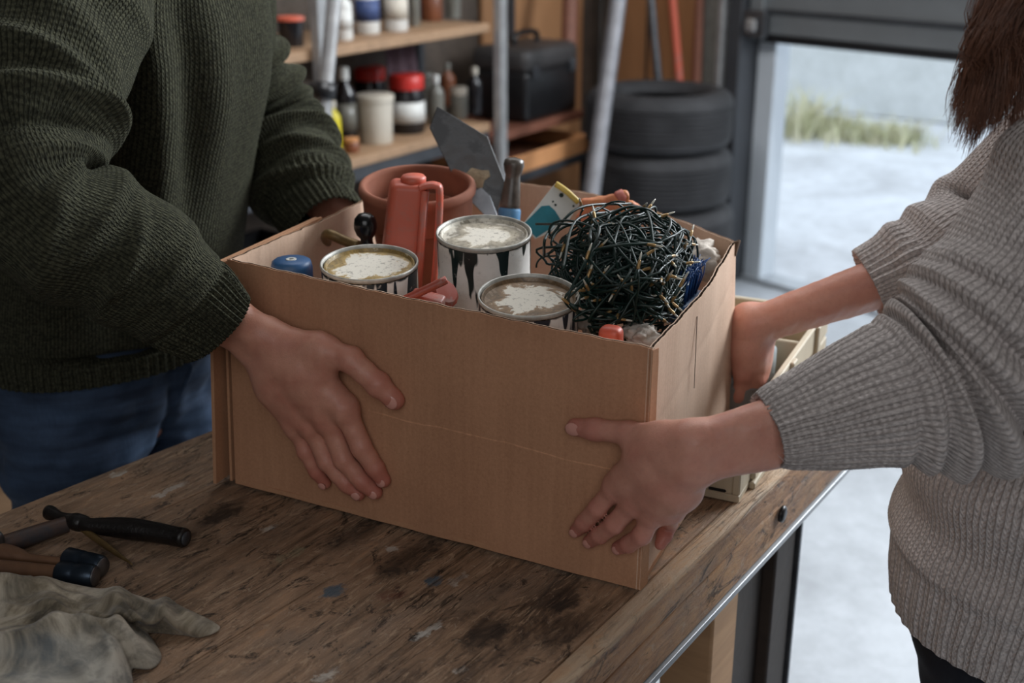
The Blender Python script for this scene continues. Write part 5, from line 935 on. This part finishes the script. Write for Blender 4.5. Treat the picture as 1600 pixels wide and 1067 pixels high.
msh = np.array([-.455, 1.27, 1.40]); mshL = Yp(362, -15, 1.64); mcen = np.array([-.43, 1.50, 0]); mcuffL = np.array([-.235, 1.585, 1.085]); melL = np.array([-.335, 1.70, 1.19])
# far hand on the left panel
LP = lambda t, z, off: FL * (1 - t) + BLb * t + UP * (z - BB_) + NL * off
fl_ = [[LP(.86 - .0 * i, 1.03 - .021 * i, .014), LP(.74 + .0 * i, 1.025 - .022 * i, .013), LP(.66, 1.02 - .022 * i, .0105), LP(.61, 1.018 - .022 * i, .0085)] for i in range(4)]
th_ = [LP(.95, 1.065, .02), LP(.86, 1.08, .017), LP(.79, 1.085, .013), LP(.74, 1.085, .009)]
v2, f2, r2 = build_hand('hand', m, LP(1.0, 1.02, .045) , Yp(426, 205, 1.72), fl_, th_, (.0150, .0115, (.0104, .0106, .0099, .0088)), skin_man, h=.0025)
body = bodysdf([(np.array([-.455, 1.51, 1.38]), np.array([-.52, 1.545, 1.12]), .10, .10), (mcen + [0, 0, 1.38] + ML * .09, mcen + [0, 0, 1.38] - ML * .10, .06, .06), (mcen + [0, 0, 1.45], mcen + [.03, -.02, 1.56], .058, .056), (msh, mel, .055, .042), (mshL - UP * .03, Yp(378, 95, 1.70), .034, .036), (Yp(378, 95, 1.70), Yp(420, 195, 1.72), .040, .038), (np.array([-.53, 1.55, 1.1]), np.array([-.55, 1.56, .86]), .11, .10)], .007, head=(mcen + MF * .055 + [0, 0, 1.655], nrm(MF + [0, 0, -.45])))
tomesh(v, f, red, 'body', m, skin_man, [(v2, f2, r2), body])
for t_, d_, w_, l_, b_ in ((thumb[3], thumb[2], .0074, .0082, .0030), (fing[0][3], fing[0][2], .0052, .0052, .0008), (fing[1][3], fing[1][2], .0052, .0052, .0008), (fing[2][3], fing[2][2], .0050, .0048, .0008), (fing[3][3], fing[3][2], .0042, .0044, .0008)):
    d3 = nrm(t_ - d_); nn2 = nrm(NF + d3 * .25); rad = .0104 if w_ > .0065 else .0082; nail(m, t_ + nn2 * rad * .95, d_ + nn2 * rad * .95, nn2, w_, l_, b_, .0004)
face_bits(m, mcen + MF * .055 + [0, 0, 1.655], nrm(MF), lipm, dark_metal, hair_d)
hs = SDF(mcen + [-.2, -.2, 1.5], mcen + [.25, .25, 1.85], .005); hc = mcen + MF * .055 + [0, 0, 1.655]; hs.ell(hc - MF * .022 + UP * .03, (.094, .083, .105), [MF, ML, UP], .01); vv_, ff_ = hs.mesh(); vv_ = vv_ + .002 * np.stack([sines(vv_, 40, 6, k) for k in range(3)], -1); obj('hair', (vv_, ff_.tolist()), hair_d, m)
# sleeves and torso
def d_near(TH, TT, SS):
    d = .0035 * np.sin(SS * 95 + 1.2 * np.sin(TH * 2)) * G(TT, .70, .22) + 0
    for (t0, a0, w_, aw, am, sl) in ((.46, 1.4, .020, 1.5, .018, .03), (.40, 1.7, .022, 1.2, .015, -.03), (.52, 1.2, .014, 1.3, -.016, .03), (.57, 1.4, .018, 1.2, .013, .02), (.63, 1.0, .016, 1.0, .009, .03), (.69, 1.4, .016, 1.0, .007, -.02), (.76, .9, .016, 1.0, .006, .02), (.28, 1.2, .035, 1.0, .012, -.06), (.20, 2.0, .03, 1.0, .008, .05), (.84, 1.2, .015, 1.1, .005, .0)):
        a = wrapd(TH - a0); d = d + am * np.exp(-(a / aw) ** 2) * G(TT + sl * a, t0, w_)
    X = np.stack([np.cos(TH), np.sin(TH), SS * 9], -1).reshape(-1, 3); d = d + .0035 * sines(X, .45, 8, 21).reshape(TH.shape) + .0012 * sines(X, 1.4, 8, 22).reshape(TH.shape)
    nw_ = 64; rib = np.clip((TT - .915) / .01, 0, 1); d = d + rib * (.0014 * np.cos(TH * nw_) - .002) - .003 * G(TT, .915, .006); return d
cuffN = FP(336, 507, .052); cuffS = cuffN - nrm(mw - mel) * .0
pathn = [msh + [-.02, .05, .05], msh + [0, .02, .015], (msh + mel) / 2 + [-.012, .0, .02], mel + [-.006, -.0, .0], mel + (cuffN - mel) * .5 + [0, 0, .002], cuffN]
sN = loft(pathn, [.05, .082, .080, .070, .064, .0465], [.05, .085, .084, .072, .066, .051], 420, 380, (.53, -.54, .65), d_near, wale=.0052, row=.0047, th0=0, nw=112)
def d_far(TH, TT, SS):
    d = 0
    for k, t0 in enumerate((.38, .47, .55, .63, .71, .79, .86)): d = d + (.016 if k < 5 else .009) * (G(TT + .035 * np.sin(TH + k * 1.3) + .02 * np.sin(2 * TH + k), t0, .020) - .5 * G(TT + .035 * np.sin(TH + k * 1.3), t0 + .04, .02))
    X = np.stack([np.cos(TH), np.sin(TH), SS * 9], -1).reshape(-1, 3); d = d + .003 * sines(X, .5, 8, 31).reshape(TH.shape); rib = np.clip((TT - .84) / .02, 0, 1); return d + rib * (.0016 * np.cos(TH * 40) - .004)
cF = Yp(512, 350, 1.60); pathf = [mshL + [-.03, -.03, .05], mshL + [.0, 0, 0], Yp(376, 85, 1.70), Yp(418, 185, 1.72), Yp(464, 275, 1.67), cF]
sF = loft(pathf, [.04, .056, .053, .068, .070, .055], [.05, .062, .056, .068, .070, .055], 300, 260, (0, -1, 0), d_far, wale=.005, row=.0047, nw=100)
def d_tor(TH, TT, SS):     # TH measured from left-hand axis; front = direction MF
    d = 0; X = np.stack([np.cos(TH) * 1.2, np.sin(TH) * 1.2, SS * 3.0], -1).reshape(-1, 3)
    for (a0, aw, t0, tw_, am, sl) in TFOLD: a = wrapd(TH - a0 - sl * (TT - .5)); d = d + am * np.exp(-(a / aw) ** 2) * G(TT, t0, tw_)
    d = d + .006 * sines(X, .35, 8, 41).reshape(TH.shape) + .0020 * sines(X, 1.3, 8, 42).reshape(TH.shape); rib = np.clip((.075 - TT) / .01, 0, 1); return d + rib * (.0016 * np.cos(TH * 90) - .004) - .004 * G(TT, .08, .01)
TFOLD = [(a0, aw, t0, tw_, am, sl) for a0, aw, t0, tw_, am, sl in ((.30, .15, .62, .35, .018, .35), (.80, .17, .66, .28, .016, -.3), (-.16, .15, .7, .25, .010, .5), (1.1, .16, .6, .3, .009, .3), (.54, .13, .55, .32, -.012, .1), (.08, .10, .6, .25, -.007, .4), (.92, .10, .6, .3, -.007, .2), (1.4, .14, .7, .2, .01, .3))]
tc = [V3(q) for q in ((-.548, 1.563, .945), (-.545, 1.56, 1.0), (-.522, 1.545, 1.10), (-.49, 1.53, 1.22), (-.462, 1.512, 1.33), (-.445, 1.50, 1.42), (-.432, 1.492, 1.475), (-.415, 1.482, 1.53))]
# ra along Sd = T x up ; choose up = MF so Sd = UP x MF = ML (lateral), U = Sd x T = MF
sT = loft(tc, [.194, .196, .190, .186, .196, .186, .11, .072], [.144, .146, .134, .130, .130, .112, .085, .070], 360, 560, MF, lambda TH, TT, SS: d_tor(wrapd(TH - math.pi / 2), TT, SS), wale=.0052, row=.0047, nw=236)
sw = joinuv(sN, sF, sT); obj('sweater', (sw[0], sw[1]), knit_green, m, uv=sw[2]); fuzz('wool_fuzz', (sw[0], sw[1]), m, fib_green, 42000, .0045, 5)
# jeans
S = SDF((-.90, 1.25, -.02), (-.20, 1.95, 1.06), .0065); hipc = np.array([-.548, 1.565, 0])
S.ell(hipc + [0, 0, .93], (.125, .172, .15), [MF, ML, UP], .03); kn = {}
for s_ in (-1, 1):
    hp_ = hipc + ML * s_ * .088 + UP * .86; k_ = hipc + ML * s_ * .10 + MF * .03 + UP * .48; a_ = hipc + ML * s_ * .11 - MF * .02 + UP * .09; S.cap(hp_, k_, .096, .070, .03); S.cap(k_, a_, .070, .060, .02); kn[s_] = (hp_, k_, a_)

v, f = S.mesh(); dd = .0045 * sines(v, 7, 8, 51, (1, 1, 2.2)) + .0022 * sines(v, 22, 8, 52, (1, 1, 2)); cfold = v - hipc; dd = dd - .010 * G(cfold @ ML, .0 , .012) * (cfold @ MF > 0) * (v[:, 2] < .93) * (v[:, 2] > .70)
nn3 = (v - np.c_[np.tile(hipc[:2], (len(v), 1)), v[:, 2]]); nn3 /= np.linalg.norm(nn3, axis=1)[:, None]; v = v + nn3 * dd[:, None]; obj('jeans', (v, f.tolist()), jean_blue, m)
def onj(lat, z, push=.004):    # point on the front surface of the jeans
    best = None; q = (v - hipc); msk = (np.abs(q @ ML - lat) < .009) & (np.abs(v[:, 2] - z) < .009) & (q @ MF > 0); return v[msk][np.argmax((q[msk]) @ MF)] + MF * push * .3 if msk.any() else hipc + MF * .12 + ML * lat + UP * z
fl2 = [onj(l, z) for l, z in ((.012, .95), (.014, .92), (.012, .885), (.0, .86))]; obj('fly_seam', tube(catmull(fl2, 20), .0022, 6), jean_blue, m)
for s_ in (-1, 1):
    a_ = kn[s_][2]; so = SDF(a_ - [.2, .2, .12], a_ + [.3, .2, .1], .006); so.cap(a_ * [1, 1, 0] + [0, 0, .055] - MF * .03, a_ * [1, 1, 0] + [0, 0, .045] + MF * .17, .046, .040, .02); so.cap(a_ * [1, 1, 0] + [0, 0, .05], a_ + [0, 0, .02], .048, .05, .02); vv_, ff_ = so.mesh(); vv_[:, 2] = np.maximum(vv_[:, 2], .002); obj('boot', (vv_, ff_.tolist()), black_pl, m)

# ---------------- woman
WF = nrm((-.83, .557, 0)); WL = np.cross(UP, WF)     # her left is towards the camera
wo = thing('person', 'person with long brown hair in a chunky grey sweater holding the box', 'person', (.66, 1.14, 0))
RP = lambda x, y, off: Pl(x, y, FR, NR, off)
fing = [[FP(965, 757, .0145), FP(934, 794, .0150), FP(912, 817, .0105), FP(900, 829, .0070)],
        [FP(994, 781, .0165), FP(960, 819, .0175), FP(937, 836, .0120), FP(921, 846, .0070)],
        [FP(1022, 798, .0170), FP(1003, 836, .0185), FP(982, 850, .0120), FP(966, 856, .0070)],
        [FP(1046, 800, .0150), FP(1046, 826, .0130), FP(1036, 845, .0090), FP(1030, 853, .0060)]]
fing[3] = [FP(1050, 796, .014), RP(1046, 818, .0105), RP(1038, 838, .0095), RP(1032, 850, .0078)]
thumb = [FP(1035, 688, .024), FP(983, 677, .0165), FP(930, 671, .0120), FP(899, 667, .0092)]
ww = FP(1092, 706, .036); wel = Yp(1494, 606, .975); wcuff = ww * .725 + wel * .275
v, f, red = build_hand('hand', wo, ww, wel, fing, thumb, (.0130, .0098, (.0092, .0094, .0092, .0084)), skin_woman, nout=NF, wr=(.024, .0200), er=.039, extra=[(FP(1060, 700, .032), FP(1000, 705, .022), .020, .0135), (FP(1070, 720, .032), FP(1030, 775, .022), .019, .015), (FP(1040, 700, .030), FP(985, 745, .018), .019, .014)], widthdir=nrm(FP(1000, 640, 0) - FP(1010, 780, 0)))
nl = [(thumb[3], thumb[2], .0064, .0080, .0026, .0088), (fing[0][3], fing[0][2], .0046, .0048, .0006, .0068), (fing[1][3], fing[1][2], .0046, .0048, .0006, .0068), (fing[2][3], fing[2][2], .0044, .0046, .0006, .0066)]
nn4 = [nrm(NF + nrm(t_ - d_) * .3) for t_, d_, *_ in nl]
for (t_, d_, w_, l_, b_, rad), n2 in zip(nl, nn4): nail(wo, t_ + n2 * rad * .96, d_ + n2 * rad * .96, n2, w_, l_, b_, .0005)
# far hand: wrist above, palm curling down round the far right edge
Yw = BRt[1]; fw = Yp(1183, 508, Yw + .0); fel = Yp(1500, 400, Yw - .04)
BK = lambda x, y, dy=0.0: Yp(x, y, Yw + dy)
f3 = [[BK(1176, 592, -.004), BK(1172, 628, .0), BK(1163, 660, .01), BK(1152, 680, .02)],
      [BK(1178, 592, .018), BK(1170, 634, .022), BK(1160, 668, .03), BK(1148, 690, .035)],
      [BK(1176, 590, .040), BK(1166, 628, .046), BK(1154, 655, .05), BK(1142, 672, .05)],
      [BK(1172, 584, .060), BK(1162, 612, .066), BK(1152, 636, .07), BK(1142, 650, .07)]]
t3 = [BK(1163, 545, -.012), BK(1160, 585, -.016), BK(1155, 618, -.012), BK(1150, 646, -.008)]
v3, f3_, r3 = build_hand('hand', wo, fw, fel, f3, t3, (.0135, .0082, (.0104, .0102, .0096, .0086)), skin_woman, wr=(.024, .0225), er=.036, h=.002, palmk=.014, widthdir=nrm((.0, -.55, .5)), extra=[(BK(1168, 500, .005), BK(1166, 560, .0), .020, .018), (BK(1180, 520, .01), BK(1178, 580, .012), .020, .016)])
wc = np.array([.592, 1.128, 0]); wsh = np.array([.50, .985, 1.335]); wshF = wc + [.04, .12, 1.335]
hw = wc + WF * .05 + [0, 0, 1.60]
body = bodysdf([(wc + [0, 0, 1.34], wc + [0, 0, 1.05], .09, .085), (wc + [0, 0, 1.33] + WL * .10, wc + [0, 0, 1.33] - WL * .10, .055, .055), (wc + [0, 0, 1.38], wc + WF * .02 + [0, 0, 1.50], .047, .046), (wsh, wel, .048, .040), (wshF, Yp(1560, 330, Yw), .040, .036), (Yp(1560, 330, Yw), Yp(1470, 400, Yw - .02), .036, .036), (wc + [0, 0, .98], wc + [0, 0, .85], .10, .11)], .007, head=(hw, nrm(WF + [0, 0, -.4])))
tomesh(v, f, red, 'body', wo, skin_woman, [(v3, f3_, r3), body]); face_bits(wo, hw, nrm(WF), lipm, brn, hair_m)
def d_wn(TH, TT, SS):
    d = 0; wgt = .30 + .70 * (1 - np.cos(TH)) / 2 + .15 * np.sin(TH)
    for k, (t0, w_, am) in enumerate(((.50, .020, .012), (.553, .018, .021), (.602, .017, .024), (.650, .016, .023), (.696, .015, .017), (.738, .013, .009))): ph = TT + .018 * np.sin(TH * 1.0 + .8 + k * .5) + .008 * np.sin(2 * TH + k * 1.3); d = d + am * wgt * (G(ph, t0, w_) - .5 * G(ph, t0 + .026, .008))
    d = d + .008 * G(TT + .05 * np.sin(TH), .25, .05) - .008 * G(TT + .03 * np.sin(TH), .445, .03) * wgt
    X = np.stack([np.cos(TH), np.sin(TH), SS * 8], -1).reshape(-1, 3); d = d + .0032 * sines(X, .45, 8, 61).reshape(TH.shape) + .0010 * sines(X, 1.5, 8, 62).reshape(TH.shape); rb_ = np.clip((TT - .74) / .03, 0, 1); d = d + rb_ * .0012 * np.cos(TH * 40) - .002 * np.clip((TT - .975) / .025, 0, 1) ** 2; return d
pw = [wsh + [.02, .05, .05], wsh, (wsh + wel) / 2 + [.012, .01, .015], wel + [.012, .0, .035], wel + [-.028, -.005, .004], wel * .45 + wcuff * .55 + [0, 0, .004], wcuff]
sN = loft(pw, [.04, .072, .076, .082, .072, .054, .035], [.04, .072, .078, .084, .076, .057, .0365], 520, 380, (0, -1, 0), d_wn, wale=.0078, row=.0060, nw=80, cap_in=.03)
def d_wf(TH, TT, SS): X = np.stack([np.cos(TH), np.sin(TH), SS * 8], -1).reshape(-1, 3); return .009 * G(TT + .02 * np.sin(TH), .80, .04) + .007 * G(TT, .66, .04) + .006 * G(TT, .9, .03) + .0025 * sines(X, .5, 8, 71).reshape(TH.shape) + .0018 * np.cos(TH * 30) * np.clip((TT - .85) / .03, 0, 1)
cfw = Yp(1362, 448, Yw - .02); sFw = loft([wshF + [.02, -.02, .05], wshF, Yp(1560, 330, Yw + .0), Yp(1470, 400, Yw - .02), cfw], [.04, .07, .066, .056, .041], [.04, .07, .066, .058, .044], 240, 220, (0, -1, 0), d_wf, wale=.0075, row=.006, nw=64, cap_in=.03)
TW = ((.9, .16, .62, .2, .016, .5), (.35, .18, .75, .25, .014, .4), (.1, .14, .45, .2, .010, .5), (1.3, .14, .5, .3, .010, .3), (.62, .12, .35, .15, -.012, .3))
def d_wt(TH, TT, SS):
    d = 0; X = np.stack([np.cos(TH) * 1.2, np.sin(TH) * 1.2, SS * 3.0], -1).reshape(-1, 3)
    for (a0, aw, t0, tw_, am, sl) in TW: a = wrapd(TH - a0 - sl * (TT - .5)); d = d + am * np.exp(-(a / aw) ** 2) * G(TT, t0, tw_)
    rb_ = np.clip((.12 - TT) / .02, 0, 1); d = d + .007 * sines(X, .35, 8, 81).reshape(TH.shape) + .002 * sines(X, 1.2, 8, 82).reshape(TH.shape) + rb_ * (.0012 * np.cos(TH * 52) - .006); return d - .010 * G(TT, .20, .05) + .012 * G(TT, .30, .06)
tw_c = [wc + [-.035, .0, .795], wc + [-.030, .0, .83], wc + [-.02, 0, .90], wc + [-.012, 0, 1.0], wc + [0, 0, 1.12], wc + [.0, 0, 1.24], wc + [0, 0, 1.33], wc + [.0, 0, 1.385], wc + [.005, 0, 1.42]]
sTw = loft(tw_c, [.190, .195, .20, .195, .185, .180, .165, .10, .06], [.150, .160, .172, .165, .155, .150, .13, .09, .06], 340, 520, WF, lambda TH, TT, SS: d_wt(wrapd(TH - math.pi / 2), TT, SS), wale=.0075, row=.006, nw=156)
sw = joinuv(sN, sFw, sTw); obj('sweater', (sw[0], sw[1]), knit_grey, wo, uv=sw[2]); fuzz('wool_fuzz', (sw[0], sw[1]), wo, fib_grey, 42000, .0055, 6)
S = SDF((.25, .70, -.02), (1.0, 1.55, .95), .0075); hipw = wc + [-.02, .01, 0]; S.ell(hipw + [0, 0, .80], (.135, .165, .14), [WF, WL, UP], .03)
for s_ in (-1, 1):
    hp_ = hipw + WL * s_ * .085 + UP * .76; k_ = hipw + WL * s_ * .09 + WF * .02 + UP * .45; a_ = hipw + WL * s_ * .09 + UP * .09; S.cap(hp_, k_, .088, .062, .03); S.cap(k_, a_, .062, .05, .02)
    so = SDF(a_ - [.3, .2, .12], a_ + [.2, .25, .1], .006); so.cap(a_ * [1, 1, 0] + [0, 0, .05] - WF * .03, a_ * [1, 1, 0] + [0, 0, .04] + WF * .15, .040, .035, .02); so.cap(a_ * [1, 1, 0] + [0, 0, .05], a_ + [0, 0, .02], .042, .045, .02); vv_, ff_ = so.mesh(); vv_[:, 2] = np.maximum(vv_[:, 2], .002); obj('boot', (vv_, ff_.tolist()), black_pl, wo)
v, f = S.mesh(); v = v + (.003 * sines(v, 8, 8, 91, (1, 1, 2)))[:, None] * WF; obj('trousers', (v, f.tolist()), trouser_navy, wo)
# hair: base mass and strands hanging over the near shoulder
hs = SDF(hw - .22, hw + .2, .005); hs.ell(hw - WF * .028 + UP * .028, (.098, .088, .110), [WF, WL, UP], .01); hs.cap(hw - WF * .06, hw - WF * .07 - UP * .14, .07, .05, .03); hv_, hf_ = hs.mesh(); obj('hair', (hv_, hf_.tolist()), hair_m, wo)
rs = np.random.RandomState(5); parts = []; cent = hw - WF * .03 + UP * .03
for c_ in range(64):
    az = rs.uniform(-.75, .6) if c_ < 40 else rs.uniform(.6, 2.6); side_ = WL * math.cos(az) - WF * math.sin(az)
    top = cent + UP * (.10 - .05 * rs.uniform()) + side_ * .05; mid = cent - UP * .02 + side_ * (.094 + .008 * rs.uniform())
    if c_ < 40:
        ex_ = rs.uniform(1496, 1600); ey_ = 232 - abs(ex_ - 1520) * .25 - rs.uniform(0, 60) if c_ > 6 else rs.uniform(150, 200); ex_ = ex_ if c_ > 6 else rs.uniform(1474, 1510)
        end = Yp(ex_, ey_, .985 + rs.uniform(0, .05)); pre = Yp(1545 + (ex_ - 1480) * .62, rs.uniform(-20, 40), 1.01 + rs.uniform(-.02, .04))
    else: end = mid - UP * rs.uniform(.22, .34) + side_ * .03 + rs.normal(0, .012, 3); pre = mid - UP * .12 + side_ * .012 + rs.normal(0, .006, 3)
    wv = nrm(rs.normal(size=3)) * rs.uniform(.002, .007)
    G_ = catmull([top, mid, pre, (pre + end) / 2 + rs.normal(0, .004, 3), end], 18); tt9 = np.linspace(0, 1, 18)[:, None]; G_ = G_ + wv * np.sin(tt9 * 9 + rs.uniform(0, 6)) * tt9
    for k in range(46):
        o_ = rs.normal(0, .0055, 3); o2 = rs.normal(0, .004, 3); fr_ = rs.uniform(.82, 1.06); n_ = 16; q = catmull(G_, n_) if False else G_
        q = q + o_ * (1 - .75 * tt9 ** 2) + o2 * np.sin(tt9 * 6 + k) * tt9 + (q[-1] - q[-3]) * (fr_ - 1) * 3 * tt9 ** 6
        parts.append(tube(q, np.r_[np.full(12, .00042), np.linspace(.00042, .0001, 6)], 3, caps=False))
obj('hair_strands', join(*parts), hair_m, wo, kind='stuff', label='loose brown hair hanging over the shoulder')
